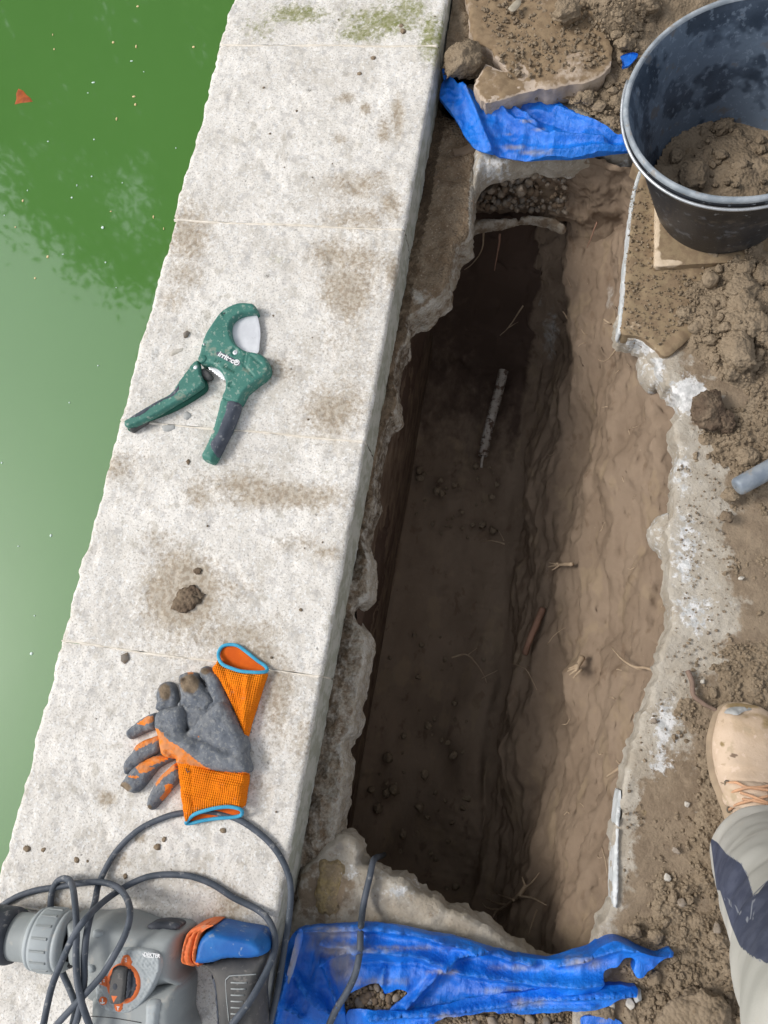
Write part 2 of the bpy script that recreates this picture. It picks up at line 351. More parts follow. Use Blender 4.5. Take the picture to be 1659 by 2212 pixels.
# wide ground beyond the built area
def ring(x0,x1,y0,y1,z,big=120):
    v=[(x0,y0,z),(x1,y0,z),(x1,y1,z),(x0,y1,z),(-big,-big,z),(big,-big,z),(big,big,z),(-big,big,z)]
    return v,[(4,5,1,0),(5,6,2,1),(6,7,3,2),(7,4,0,3)]
v,F=ring(WX,1.3,-3,5.,-.12); stru(mk('ground',v,F,m_soil,smooth=False))
# ---- coping stones
dirtb=[(750,210,18,10,.9),(790,235,9,10,.8),(735,300,20,12,.6),(760,400,70,40,.75),(800,380,60,25,.6),(770,470,70,28,.65),(830,290,16,25,.8),(845,440,22,35,.8),(750,640,55,70,.8),(715,545,45,35,.65),(770,560,60,40,.6),
 (405,510,45,60,.75),(370,650,40,30,.7),(400,590,50,40,.6),(715,895,55,50,.75),(760,860,40,50,.6),(600,1075,120,28,.8),(430,1075,35,40,.7),(520,1050,60,25,.7),(395,1285,62,64,1.35),(640,1172,60,22,.7),(705,1195,40,20,.65),(540,1370,110,45,.72),(600,1500,40,110,.62),
 (560,1410,60,40,.7),(500,1960,45,45,.75),(430,1900,40,30,.5),(120,1970,40,30,.6),(230,1725,18,16,.8),(300,1810,14,10,.8),(650,1600,35,60,.5),(640,1880,25,40,.6),(560,1700,50,30,.5),(260,1860,50,30,.5),(850,590,16,40,.6),(860,250,12,60,.7),(330,1160,40,20,.5),(250,1010,50,30,.5),(520,1280,60,40,.45),(600,800,50,30,.4),(480,1560,50,40,.4)]
mossb=[(640,30,90,28,.85),(830,45,110,40,.9),(780,75,70,22,.9),(930,80,35,70,.9),(560,60,60,40,.55),(880,20,60,40,.8),(600,560,30,10,.5),(700,1030,20,60,.3),(300,420,30,20,.4)]
joints=[-.437,.012,.4515,.909,1.365,1.82]; ys=[-3.0]+[-2.3,-1.8,-1.35,-.89]+joints+[2.27,2.72,3.2,5.0]
edge_l=lambda y: .0035*vnoise(np.c_[y*7,y*0,y*0+3],4)+.0045*np.maximum(0,vnoise(np.c_[y*31,y*0,y*0+3],5))+.0022*vnoise(np.c_[y*90,y*0,y*0+3],6)
cprof=[(XL+.02,-.09),(XL+.003,-.085),(XL,-.05),(XL-.001,-.02),(XL+.001,-.006),(XL+.006,-.001)]
DIR={}
names=['grey coping stone below the frame under the drill handle','grey coping stone carrying the drill and the coiled cable','pale coping stone carrying the gloves','pale coping stone with the round mud stain and a beige band of dirt','pale coping stone with the green pipe cutter on it','whitish coping stone beside the upper blue tarp','mossy coping stone at the top edge']
for k in range(len(ys)-1):
    y0,y1=ys[k]+.0012,ys[k+1]-.0012; fine=(-1.0<y1 and y0<1.9); st=.004 if fine else .05
    ny=max(2,int((y1-y0)/st)+1); yy=np.linspace(y0,y1,ny)
    xs=np.arange(XL+.012,XR-.012,st if fine else .02)
    prof=cprof+[(x,0) for x in xs]+[(XR-.007,-.0003),(XR-.003,-.0015),(XR-.0008,-.004),(XR,-.010)]+[(XR+.001,-z) for z in np.arange(.02,.105,.006)]
    prof=np.array(prof); np_=len(prof); Y=np.repeat(yy,np_); X=np.tile(prof[:,0],ny); Z=np.tile(prof[:,1],ny)
    p=np.c_[X,Y,Z]; n1=fbm(p,90,4,2,.6); n2=fbm(p,22,3,8); top=np.clip((Z+.015)/.015,0,1)
    pit=np.clip(vnoise(p*70,31)-.55,0,1); pit2=np.clip(vnoise(p*26,33)-.72,0,1)
    Z2=Z+top*(n1*.0009+n2*.0012-pit*.004-pit2*.008)
    le=np.clip(1-(X-XL)/.02,0,1); X2=X+le*edge_l(Y)+(X>XR-.003)*(n1*.0010+n2*.0014)
    re=np.clip((X-(XR-.014))/.01,0,1)*top; Z2-=re*np.clip(n2,0,1)*.004
    ej=np.minimum(Y-y0,y1-Y); Z2-=top*.0012*np.clip(1-ej/.004,0,1)
    # slight slant of the joint across the stone as on the photo
    sl_=(X-XL)/(XR-XL)*.017-.0085; Y2=Y+sl_
    v=np.c_[X2,Y2,Z2]; sidem=(Z<-.015).astype(float)
    dirt=np.clip(.66*blobs(v,dirtb)+.36*blobs(v,[(a,b_,c*2.1,d_*1.9,e) for a,b_,c,d_,e in dirtb]),0,1)+.17*fbm(v,(5,11,5),4,40,.6)+.02+(X>XR-.02)*.05
    moss=.8*blobs(v,mossb)+(X>XR-.004)*.12*(1+fbm(v,9,2,4))+(k>=len(names)+3)*.3
    F=[tuple(reversed(f)) for f in grid_faces(ny,np_)]
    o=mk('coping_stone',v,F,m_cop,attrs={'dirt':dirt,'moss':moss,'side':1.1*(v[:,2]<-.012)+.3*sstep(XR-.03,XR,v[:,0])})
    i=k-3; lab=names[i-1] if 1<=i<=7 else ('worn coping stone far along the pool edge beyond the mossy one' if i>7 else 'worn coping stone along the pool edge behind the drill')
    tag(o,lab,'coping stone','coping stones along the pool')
for k,y in enumerate(ys[1:-1]):
    q=[]; nx=160
    for x in np.linspace(XL+.004,XR-.004,nx):
        yc=y+(x-XL)/(XR-XL)*.017-.0085+.0012*math.sin(x*23+y); nz=float(vnoise(np.array([x*70,y,1.]),3)); wd=.0023+.0014*nz
        h=.0008+.0009*float(vnoise(np.array([x*40,y,5.]),3))
        q+= [(x,yc-wd,-.004),(x,yc-wd*.5,h),(x,yc+wd*.5,h),(x,yc+wd,-.004)]
    for x,z in ((XR-.002,-.004),(XR-.0002,-.012),(XR,-.05),(XR,-.09)):
        yc=y+.0085; q+=[(x-.004,yc-.003,z),(x,yc-.001,z),(x,yc+.001,z),(x-.004,yc+.003,z)]
    nx+=4
    F=[(a[0],a[1],a[2],a[3]) for a in grid_faces(nx,4)]
    o=mk('grout_line',q,F,m_joint)
    lb={ .012:'pale grout line running in under the gloves',.4515:'pale grout line below the pipe cutter',.909:'pale grout line above the pipe cutter',1.365:'pale grout line beside the mossy coping stone'}.get(y,'pale grout line between coping stones away from the tools')
    tag(o,lb,'grout','grout lines between the coping stones')
# ---- hole rim outlines (traced)
RIM_R=[(1395,330),(1380,367),(1366,424),(1349,565),(1342,658),(1336,717),(1372,735),(1412,762),(1427,810),(1468,870),(1451,926),(1468,978),(1457,1052),(1446,1123),(1446,1208),(1451,1317),(1445,1370),(1420,1426),(1399,1508),(1378,1568),(1357,1639),(1335,1710),(1335,1781),(1330,1888),(1326,1959),(1300,2012)]
# trench sheet: feature curves as (u,v,z)
def curve(pts):
    w_=sorted([tuple(P(*a)) for a in pts],key=lambda a:a[1]); a=np.array(w_); return a
C=[curve([(960,560,-.14),(860,700,-.14),(800,1000,-.14),(780,1250,-.14),(750,1500,-.14),(720,1800,-.14),(700,2000,-.14)]),
   curve([(905,780,-.74),(900,964,-.74),(880,1042,-.74),(862,1200,-.74),(838,1320,-.74),(800,1500,-.74),(770,1700,-.74),(755,1850,-.74)]),
   curve([(1150,600,-.76),(1150,700,-.76),(1135,790,-.76),(1130,850,-.76),(1123,906,-.76),(1105,1029,-.76),(1108,1065,-.76),(1090,1181,-.75),(1093,1320,-.74),(1079,1459,-.74),(1050,1551,-.74),(1038,1667,-.75),(1042,1783,-.75),(1028,1859,-.75),(1021,1920,-.75),(1000,1969,-.74)]),
   curve([(1190,540,-.62),(1205,600,-.62),(1215,700,-.62),(1200,800,-.62),(1165,906,-.62),(1150,1065,-.6),(1150,1320,-.6),(1125,1459,-.6),(1105,1667,-.6),(1105,1850,-.6),(1090,1960,-.58)]),
   curve([(1215,510,-.42),(1232,600,-.42),(1246,720,-.42),(1248,800,-.42),(1262,906,-.42),(1270,1065,-.42),(1262,1320,-.40),(1240,1500,-.40),(1215,1750,-.38),(1200,1900,-.36),(1180,1980,-.3)]),
   curve([(1300,500,-.28),(1310,700,-.26),(1380,906,-.22),(1380,1065,-.22),(1375,1320,-.22),(1330,1550,-.22),(1290,1750,-.20),(1275,1900,-.2),(1260,1980,-.18)]),
   None]
rr=np.array([P(u,v,-.13) for u,v in RIM_R]); rr=rr[np.argsort(rr[:,1])]; rr[:,0]+=.03; rr[:,2]=-.125; C[6]=rr
y0t,y1t=-.62,1.34; ny=int((y1t-y0t)/.0055); yy=np.linspace(y0t,y1t,ny); cx=[];cz=[]
for c in C: 
    ker=np.hanning(35); ker/=ker.sum(); a=np.interp(yy,c[:,1],c[:,0]); a=np.convolve(np.pad(a,17,mode='edge'),ker,'valid'); cx.append(a); cz.append(np.interp(yy,c[:,1],c[:,2]))
cx=np.array(cx);cz=np.array(cz)
# far end wall and near end wall rise
far=sstep(1.0,1.27,yy); near=1-sstep(-.56,-.40,yy)
for i in range(7):
    cz[i]=cz[i]*(1-far)+far*np.minimum(cz[i]*.1-.27,-.2)
    cz[i]=cz[i]*(1-near)+near*(-.13)
tp=np.linspace(0,6,230); ti=np.minimum(tp.astype(int),5); tf=tp-ti
def crs(a,i,f):
    g=lambda k:a[np.clip(k,0,6)]
    p0,p1,p2,p3=g(i-1),g(i),g(i+1),g(i+2); f=f[:,None]
    return .5*(2*p1+(p2-p0)*f+(2*p0-5*p1+4*p2-p3)*f**2+(3*p1-p0-3*p2+p3)*f**3)
lin=lambda a,i,f:a[i]*(1-f[:,None])+a[np.minimum(i+1,6)]*f[:,None]
X=.5*crs(cx,ti,tf)+.5*lin(cx,ti,tf); Zt=.5*crs(cz,ti,tf)+.5*lin(cz,ti,tf); Yt=np.tile(yy,(len(tp),1)); Tt=np.tile(tp[:,None],(1,ny))
p=np.stack([X,Yt,Zt],-1).transpose(1,0,2).reshape(-1,3); T=Tt.T.ravel()
n1=fbm(p,(9,3.2,7),4,50,.5); n2=fbm(p,(26,7,20),4,51,.5); n3=fbm(p,70,4,52,.6); rdg=1-np.abs(fbm(p,(17,3.3,12),3,53,.5))
fl=sstep(.95,1.05,T)*(1-sstep(1.95,2.1,T)); wr=sstep(2.0,2.3,T)*(1-sstep(5.6,6,T)); wl_=1-sstep(.8,1.0,T)
n4=fbm(p,(13,11,13),4,58,.5); hr=sstep(3.0,1.9,T)
# smooth dug bulges above, a few long scrape ridges lower down
warp=wr*(n1*.030+n4*.012+n2*.004+(rdg-.75)*(.003+.010*hr))+wl_*(n1*.012+n2*.008)
low=wr*(1-sstep(2.8,3.8,T)); p[:,0]+=wr*.02*np.exp(-((T-3.2)/.5)**2)*sstep(.55,.8,p[:,1]); warp+=low*(np.abs(fbm(p,(24,5,20),3,57,.5))*-.012+.006)
p[:,0]-=warp*.8; p[:,2]+=wr*warp*.6
p+=np.c_[n3,n3*0,n3]*.0035*(1-fl)[:,None]
clod=np.clip(vnoise(p*(38,38,10),60),0,1)*.016+np.clip(vnoise(p*(80,80,20),61),0,1)*.009
mound=.03*fbm(np.c_[p[:,:2],p[:,0]*0],(7,5,1),2,62)
farm=sstep(.93,1.08,p[:,1])*sstep(.8,1.1,T)*(1-sstep(2.6,3.2,T)); p[:,2]+=farm*(n4*.022+n3*.006); p[:,0]+=farm*n4*.02
p[:,2]+=fl*(clod*np.clip(.45+.9*vnoise(p*(6,6,1),63),0,1)+mound)
uu,vv=proj(p)
pale=blobs(p,[(1190,720,25,80,.6),(1165,640,14,50,.5),(1320,640,16,60,.45)]); pale*=(T>2.2)
dark=fl*.36-.24*fl*blobs(p,[(1000,1300,110,230,1)])+blobs(p,[(1110,640,75,190,.38),(1130,950,30,150,.2)])+.75*wl_+.25*sstep(1150,700,vv)*(1-wr)  # shade of the floor, left wall and far hollow painted as darker soil
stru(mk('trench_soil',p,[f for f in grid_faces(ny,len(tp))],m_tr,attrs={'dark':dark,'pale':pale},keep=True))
# cavity ceiling and closing soil behind the trench sheet, under the slabs
def sheet(name,pts_fn,nu,nv,m,amp,freq,seed,attr=None,kind='structure'):
    U,W=np.meshgrid(np.linspace(0,1,nu),np.linspace(0,1,nv),indexing='ij'); q=pts_fn(U.ravel(),W.ravel()); 
    q=q+amp*np.stack([fbm(q,freq,4,seed),fbm(q,freq,4,seed+1),fbm(q,freq,4,seed+2)],-1)*.6
    o=mk(name,q,grid_faces(nu,nv),m,attrs=attr(q) if attr else None); o['kind']=kind; return o
# far end wall: gravel band on the left, firm soil on the right
xa,xb=P(1005,430,-.2)[0],P(1400,430,-.2)[0]; yb=P(1100,372,-.13)[1]
def farwall(U,W):
    x=xa-.02+(xb-xa+.06)*U; z=-.085-.235*W-.2*W*sstep(.55,.75,U); y=yb+.012+.02*np.sin(U*5)-.035*sstep(.5,.75,U)*W-.1*sstep(.78,1,U)*(.3+W)
    return np.c_[x,y,z]
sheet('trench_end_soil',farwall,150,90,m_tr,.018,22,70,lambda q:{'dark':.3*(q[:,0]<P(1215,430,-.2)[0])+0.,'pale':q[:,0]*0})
# right hand soil shoulder under the tile edge (fills between wall sheet and slab underside)
def shoulder(U,W):
    y=y0t+.1+(1.30-y0t-.1)*U; x=np.interp(y,rr[:,1],rr[:,0])-.035+.12*W; z=-.15+.045*W+.0*U; return np.c_[x,y,z]
sheet('trench_shoulder_soil',shoulder,330,24,m_tr,.012,25,75,lambda q:{'dark':q[:,0]*0,'pale':q[:,0]*0})
# underground void limits so nothing shows through
def backfill(U,W):
    a=2*math.pi*U; x=np.where(np.cos(a)>0,.62,-.30)*np.abs(np.cos(a))**.25; y=.35+1.25*np.sign(np.sin(a))*np.abs(np.sin(a))**.35; z=-.12-1.0*W
    return np.c_[x,y,z]
sheet('earth_bank',backfill,120,12,m_tr,.0,10,80,lambda q:{'dark':q[:,0]*0+.5,'pale':q[:,0]*0})
# ---- left mortar bed
LB=[(985,-60),(975,60),(963,150),(949,226),(985,262),(1022,300),(1026,325),(1024,400),(1019,471),(1012,513),(991,532),(980,565),(972,596),(963,626),(945,645),(925,658),(900,672),(881,684),(876,700),(881,716),(868,742),(858,768),(857,790),(850,815),(855,848),(852,887),(838,905),(823,945),(812,1000),(806,1040),(806,1084),(794,1110),(794,1139),(785,1160),(789,1176),(801,1205),(803,1241),(800,1270),(796,1292),(770,1312),(764,1320),(766,1343),(789,1366),(790,1410),(782,1459),(776,1520),(773,1574),(755,1608),(759,1667),(750,1730),(741,1783),(741,1801),(760,1818),(778,1834),(777,1859),(740,1900)]
lbw=[P(u-14*min(1,max(0,(v-1450)/150)),v,-.115)[:2] for u,v in LB]; lbw=lbw+[(XR-.02,P(700,1930,-.1)[1]),(XR-.02,lbw[0][1])]
def lbump(x,y,d):
    q=np.c_[x,y,x*0]; return np.clip(d/.006,0,1)*(fbm(q,30,4,90,.55)*.007+fbm(q,120,3,91)*.0025)-.02*sstep(.0,.25,(y-.6))*sstep(.0,.08,x-XR-.02)*0
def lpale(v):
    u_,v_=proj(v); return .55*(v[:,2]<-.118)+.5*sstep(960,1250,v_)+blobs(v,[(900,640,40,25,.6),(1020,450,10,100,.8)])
o=puff('mortar_bed',lbw,-.20,.095,m_brownc,world=True,side=.85,r=.007,sp=.006,bump=lbump,rough=.0025,attrs={'pale':lpale,'dark':lambda v:blobs(v,[(960,250,50,60,.6),(930,420,20,90,.4)])+0.5*(v[:,0]<XR+.022)},rings=8,under=-.003,sidenoise=.005,seed=3)  # dark includes a strip along the coping, its shadow put into the colour
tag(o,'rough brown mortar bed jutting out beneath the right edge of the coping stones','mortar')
# bottom left broken slab
BL=[(640,1955),(650,1890),(690,1842),(742,1800),(779,1830),(777,1859),(808,1874),(842,1893),(875,1905),(907,1929),(948,1946),(971,1961),(1009,1973),(1035,1990),(1059,2003),(1108,2037),(1150,2066),(1230,2110),(1290,2180),(1200,2260),(600,2260),(570,2150)]
o=puff('concrete_slab',BL,-.165,.075,m_conc,side=.85,r=.006,sp=.006,rough=.004,zref=-.10,rings=6,sidenoise=.006,seed=11,
   bump=lambda x,y,d:np.clip(d/.005,0,1)*(fbm(np.c_[x,y,x*0],25,4,95)*.005+fbm(np.c_[x,y,x*0],90,3,96)*.002),
   attrs={'dirt':lambda v:.3+blobs(v,[(1040,1990,60,20,-.2),(700,1930,60,60,.5)]),'pale':lambda v:blobs(v,[(860,1925,45,22,.65),(760,1890,20,40,.45)])+.25*(v[:,2]<-.12)})
tag(o,'broken grey concrete slab piece at the near end of the hole under the blue tarp','concrete slab')
o=puff('mortar_patch',[(690,1862),(738,1862),(744,1900),(735,1975),(700,1985),(676,1960),(680,1900)],-.10,.014,m_ochre,side=.3,r=.014,sp=.005,rough=.007,zref=-.088,bump=lambda x,y,d:fbm(np.c_[x,y,x*0],50,4,97)*.003)
tag(o,'ochre mortar lump between the coping and the near concrete slab','mortar patch')
# ---- right terrace slab with broken edge
RS=RIM_R[5:]+[(1290,2060),(1300,2300),(2200,2300),(2200,500),(1600,500),(1400,500),(1360,560),(1350,640)]
def rdirt(v):
    u_,v_=proj(v); e=np.interp(v_,[a[1] for a in RIM_R],[a[0] for a in RIM_R]); d=u_-e
    wd=np.interp(v_,[700,760,860,900,1000,1100,1200,1350,1450,1600,1700,1800,1960],[40,50,80,50,95,125,145,135,115,85,50,10,10])
    return np.clip((d-wd)/110+.42,-.1,1)+.34*fbm(v,11,4,41,.6)-.4*(v[:,2]<-.075)
rpale=lambda v:blobs(v,[(1485,855,45,40,.85),(1395,745,50,20,.7),(1420,800,25,40,.5),(1480,1180,40,110,.42),(1500,1320,60,60,.4),(1440,1560,35,70,.5),(1430,1640,35,50,.4),(1470,1020,30,60,.4)])+.15
def rmask(x,y,d): return np.clip(d/.004,0,1)*(fbm(np.c_[x,y,x*0],18,4,98)*.0026+fbm(np.c_[x,y,x*0],110,3,99)*.0009)
def rpoly(lst,z): return [P(u,v,z)[:2] for u,v in lst]
rsw=rpoly(RS,-.06)
o=puff('terrace_slab',rsw,-.125,.065,m_conc,world=True,side=.95,r=.0035,sp=.005,rough=.0075,rings=6,sidenoise=.003,seed=12,bump=rmask,attrs={'dirt':rdirt,'pale':rpale})
tag(o,'dirt covered terrace slab with a broken white concrete edge right of the hole','concrete slab')
o=puff('edge_strip',[(1341,1708),(1344,1720),(1340,1790),(1339,1888),(1337,1950),(1328,1990),(1325,1940),(1326,1880),(1331,1790),(1336,1730)],-.11,.058,m_white,side=.8,r=.003,sp=.004,rough=.0005,zref=-.055,rings=3)
tag(o,'narrow bluish white plaster strip on the edge of the terrace slab near the boot','plaster strip')
o=puff('mortar_ledge',[(1418,1120),(1452,1110),(1455,1230),(1446,1240),(1428,1190),(1412,1165)],-.15,.055,m_conc,side=.4,r=.012,sp=.005,rough=.005,zref=-.11,attrs={'dirt':lambda v:v[:,0]*0+.25,'pale':lambda v:v[:,0]*0+.4})
tag(o,'knobbly mortar ledge under the terrace slab edge halfway down the hole','mortar ledge')
o=puff('mortar_ledge',[(1386,762),(1410,768),(1436,800),(1432,822),(1415,830),(1396,812),(1388,790)],-.15,.06,m_conc,side=.4,r=.014,sp=.005,rough=.003,zref=-.10,attrs={'dirt':lambda v:v[:,0]*0+.3,'pale':lambda v:v[:,0]*0+.4})
tag(o,'mortar ledge with a round reddish pebble in it below the tile corner','mortar ledge')
# ---- paving tiles near the bucket
TL=[(1392,340),(1380,375),(1366,428),(1356,500),(1349,565),(1345,606),(1342,658),(1336,715),(1362,722),(1384,728),(1412,752),(1440,765),(1520,700),(1640,640),(1800,600),(1800,300)]
t_=thing('paving_tile','soil covered paving tile with a white broken edge in front of the bucket','paving tile',P(1450,560,-.06))
puff('tile_body',[(u+6,v) for u,v in TL],-.085,.038,m_tile,t_,side=.9,r=.003,sp=.006,zref=-.047,rough=.0015,attrs={'dirt':lambda v:1.0+.2*fbm(v,16,3,42)-.6*blobs(v,[(1370,705,40,18,1.1),(1420,755,25,18,.8)])},bump=lambda x,y,d:fbm(np.c_[x,y,x*0],60,3,7)*.0015)
puff('tile_edge',[(1393,350),(1386,380),(1372,430),(1356,560),(1350,650),(1344,713),(1336,716),(1341,655),(1346,600),(1350,560),(1366,424),(1381,365)],-.088,.038,m_white,t_,side=.9,r=.002,sp=.004,zref=-.052,rough=.0012)
o=puff('paving_tile',[(1418,380),(1415,573),(1440,573),(1482,570),(1660,560),(1760,380)],-.048,.018,m_tile,side=.85,r=.002,sp=.006,zref=-.030,sharp=True,
   attrs={'dirt':lambda v:1.0-1.3*blobs(v,[(1418,500,6,90,1),(1440,569,40,7,1.1),(1417,560,12,20,1)])+.25*fbm(v,30,2,4)},bump=lambda x,y,d:fbm(np.c_[x,y,x*0],60,3,7)*.001)
tag(o,'pale tile corner lying on the soil directly under the black bucket','paving tile')
# ---- soil sheet on the right, bottom and top
def soil_h(x,y):
    q=np.c_[x,y,np.zeros(len(x))]; u_,v_=proj(np.c_[x,y,np.full(len(x),-.055)])
    e=np.interp(v_,[a[1] for a in RIM_R],[a[0] for a in RIM_R]); d=u_-e
    wd=np.interp(v_,[300,700,760,860,900,1000,1100,1200,1350,1450,1600,1700,1800,1960,2020],[120,90,110,130,90,150,200,190,170,130,120,110,110,60,30])
    h=np.clip((d-wd)/120,-1,1)*.010-.004
    h+=.030*np.exp(-((u_-1640)/110)**2-((v_-650)/130)**2)+.02*np.exp(-((u_-1560)/70)**2-((v_-700)/60)**2)
    h+=.02*np.exp(-((u_-1660)/120)**2-((v_-980)/80)**2)
    h+=.03*np.exp(-((u_-1500)/80)**2-((v_-2215)/45)**2)
    h+=.012*np.clip((v_-2000)/200,0,1)
    lump=fbm(q,18,4,20,.5); h+=lump*.006+np.clip(vnoise(q*48,21),0,1)*.007+fbm(q,110,3,22)*.0022+np.clip(vnoise(q*95,23),0,1)*.003
    crumb=sstep(60,130,d)*(v_>380)*(v_<900); h+=crumb*np.clip(vnoise(q*26,24),0,1)*.02
    return -.062+h
gx=np.arange(.02,1.35,.0055); gy=np.arange(-1.2,1.06,.0055); GX,GY=np.meshgrid(gx,gy,indexing='ij'); sx,sy=GX.ravel(),GY.ravel()
sz=soil_h(sx,sy); q=np.c_[sx,sy,sz]; u_,v_=proj(q); e=np.interp(v_,[a[1] for a in RIM_R],[a[0] for a in RIM_R])
keepv=((u_>e+14)&(v_<2060))|((v_>=2060)&(u_>1300)); F=[f for f in grid_faces(len(gx),len(gy)) if keepv[f[0]] and keepv[f[1]] and keepv[f[2]] and keepv[f[3]]]
ochre=blobs(q,[(1450,690,40,30,.5),(1475,1040,60,50,.55),(1490,1475,25,18,.6),(1400,1800,30,200,.5)])
stru(mk('soil',q,F,m_soil,attrs={'dark':.15*fbm(q,5,2,30)+blobs(q,[(1560,1520,60,40,.25),(1520,1750,40,200,.25)]),'ochre':ochre,'pale':blobs(q,[(1490,1300,60,160,.42),(1560,1440,80,50,.3)])}))
# bottom soil under the tarp
gx=np.arange(XR+.005,.4,.006); gy=np.arange(-1.2,P(900,2085,-.09)[1],.006); GX,GY=np.meshgrid(gx,gy,indexing='ij'); q=np.c_[GX.ravel(),GY.ravel(),np.zeros(GX.size)]
q[:,2]=-.088+fbm(q,20,4,25)*.006+np.clip(vnoise(q*60,26),0,1)*.008+np.clip(vnoise(q*110,27),0,1)*.005
z0_=q[:,0]*0; stru(mk('soil',q,grid_faces(len(gx),len(gy)),m_soil,attrs={'dark':z0_+.05,'ochre':z0_,'pale':z0_+.1}))
# top soil beyond the hole
def topsoil(q):
    u_,v_=proj(np.c_[q[:,:2],np.full(len(q),-.05)])
    return -.066+fbm(q,14,4,35)*.012+np.clip(vnoise(q*40,36),0,1)*.014+np.clip(vnoise(q*85,37),0,1)*.006+.05*np.exp(-((u_-1330)/90)**2-((v_-30)/90)**2)+.05*sstep(1.35,1.7,q[:,1])
gx=np.arange(XR+.005,1.35,.0065); gy=np.arange(1.055,2.3,.0065); GX,GY=np.meshgrid(gx,gy,indexing='ij'); q=np.c_[GX.ravel(),GY.ravel(),np.zeros(GX.size)]; q[:,2]=topsoil(q)
u_,v_=proj(q); edge=np.interp(u_,[940,985,1050,1160,1200,1255,1310,1350,1372],[150,162,190,188,203,240,274,290,300])+3*fbm(q,60,2,4); kv=(v_<edge)|(u_>1400)
F=[f for f in grid_faces(len(gx),len(gy)) if all(kv[i] for i in f)]
z0_=q[:,0]*0; stru(mk('soil',q,F,m_soil,attrs={'dark':z0_+.08,'ochre':z0_,'pale':z0_}))
# outer soil apron down to the ground ring
for (x0,x1,ya,yb_) in ((XR+.005,1.3,2.25,5.),(XR+.005,1.3,-3,-1.15)):
    gxx,gyy=np.meshgrid(np.linspace(x0,x1,40),np.linspace(ya,yb_,60),indexing='ij'); q=np.c_[gxx.ravel(),gyy.ravel(),gxx.ravel()*0]; q[:,2]=-.075+fbm(q,6,4,44)*.015
    z0_=q[:,0]*0; stru(mk('soil',q,grid_faces(40,60),m_soil,attrs={'dark':z0_,'ochre':z0_,'pale':z0_}))
# ---- far slab under the upper tarp with its concrete lip
FS=[(1026,322),(1022,360),(1020,400),(1024,420),(1034,404),(1046,388),(1075,378),(1110,370),(1156,362),(1210,364),(1269,366),(1320,362),(1352,366),(1372,352),(1400,345),(1420,200),(1010,200)]
o=puff('concrete_slab',FS,-.150,.062,m_conc,side=.5,r=.02,sp=.006,rough=.004,zref=-.12,rings=5,sidenoise=.005,seed=14,bump=lambda x,y,d:np.clip(d/.01,0,1)*fbm(np.c_[x,y,x*0],28,4,45)*.008,
  attrs={'dirt':lambda v:v[:,0]*0+.12,'pale':lambda v:.3+blobs(v,[(1060,360,40,40,.3),(1350,360,20,12,.4)])})
tag(o,'grey concrete slab lip under the upper blue tarp at the far end of the hole','concrete slab')
o=puff('mortar_lip',[(1016,480),(1030,472),(1090,470),(1150,462),(1200,470),(1222,486),(1208,492),(1185,480),(1150,474),(1120,476),(1080,484),(1045,490),(1022,497)],-.315,.03,m_conc,side=.4,r=.01,sp=.005,rough=.004,zref=-.29,attrs={'dirt':lambda v:v[:,0]*0+.5,'pale':lambda v:v[:,0]*0+.2})
tag(o,'thin pale mortar lip above the dark cavity, below the gravel','mortar lip')
o=puff('tile_fragment',[(1028,326),(1020,470),(1014,512),(1008,508),(1015,440),(1022,326)],-.20,.085,m_slabw,side=.9,r=.003,sp=.004,rough=.002,zref=-.13,rings=4,attrs={'dirt':lambda v:v[:,0]*0+.35})
tag(o,'upright thin tile edge beside the brown mortar at the far left of the hole','tile fragment')
# flat stone slab at the top
SS=[(1000,-70),(1010,10),(1016,60),(1030,88),(1060,105),(1085,140),(1092,150),(1050,135),(1022,180),(1030,196),(1050,217),(1090,208),(1145,192),(1210,182),(1265,176),(1300,160),(1318,140),(1326,100),(1310,70),(1290,30),(1270,-70)]
o=puff('stone_slab',SS,-.072,.05,m_slabw,side=.93,r=.003,sp=.006,rough=.003,sharp=True,zref=-.02,rings=5,sidenoise=.004,seed=15,tilt=lambda x,y:(y-1.35)*.02,
  bump=lambda x,y,d:np.clip(d/.004,0,1)*(fbm(np.c_[x,y,x*0],20,3,46)*.004+fbm(np.c_[x,y,x*0],100,3,47)*.0012),
  attrs={'dirt':lambda v:.72+.35*fbm(v,14,3,48)+blobs(v,[(1200,30,90,60,.35),(1150,150,100,25,-.15)])-.5*(v[:,2]<-.025)})
tag(o,'large flat broken stone slab dusted with soil above the upper blue tarp','stone slab')
o=puff('stone_slab',[(1028,150),(1060,132),(1090,150),(1100,185),(1060,200),(1036,196)],-.05,.026,m_slabw,side=.85,r=.004,sp=.005,rough=.003,sharp=True,zref=0,attrs={'dirt':lambda v:v[:,0]*0+.35})
tag(o,'small pale corner of broken stone beside the dark soil lump','stone slab')
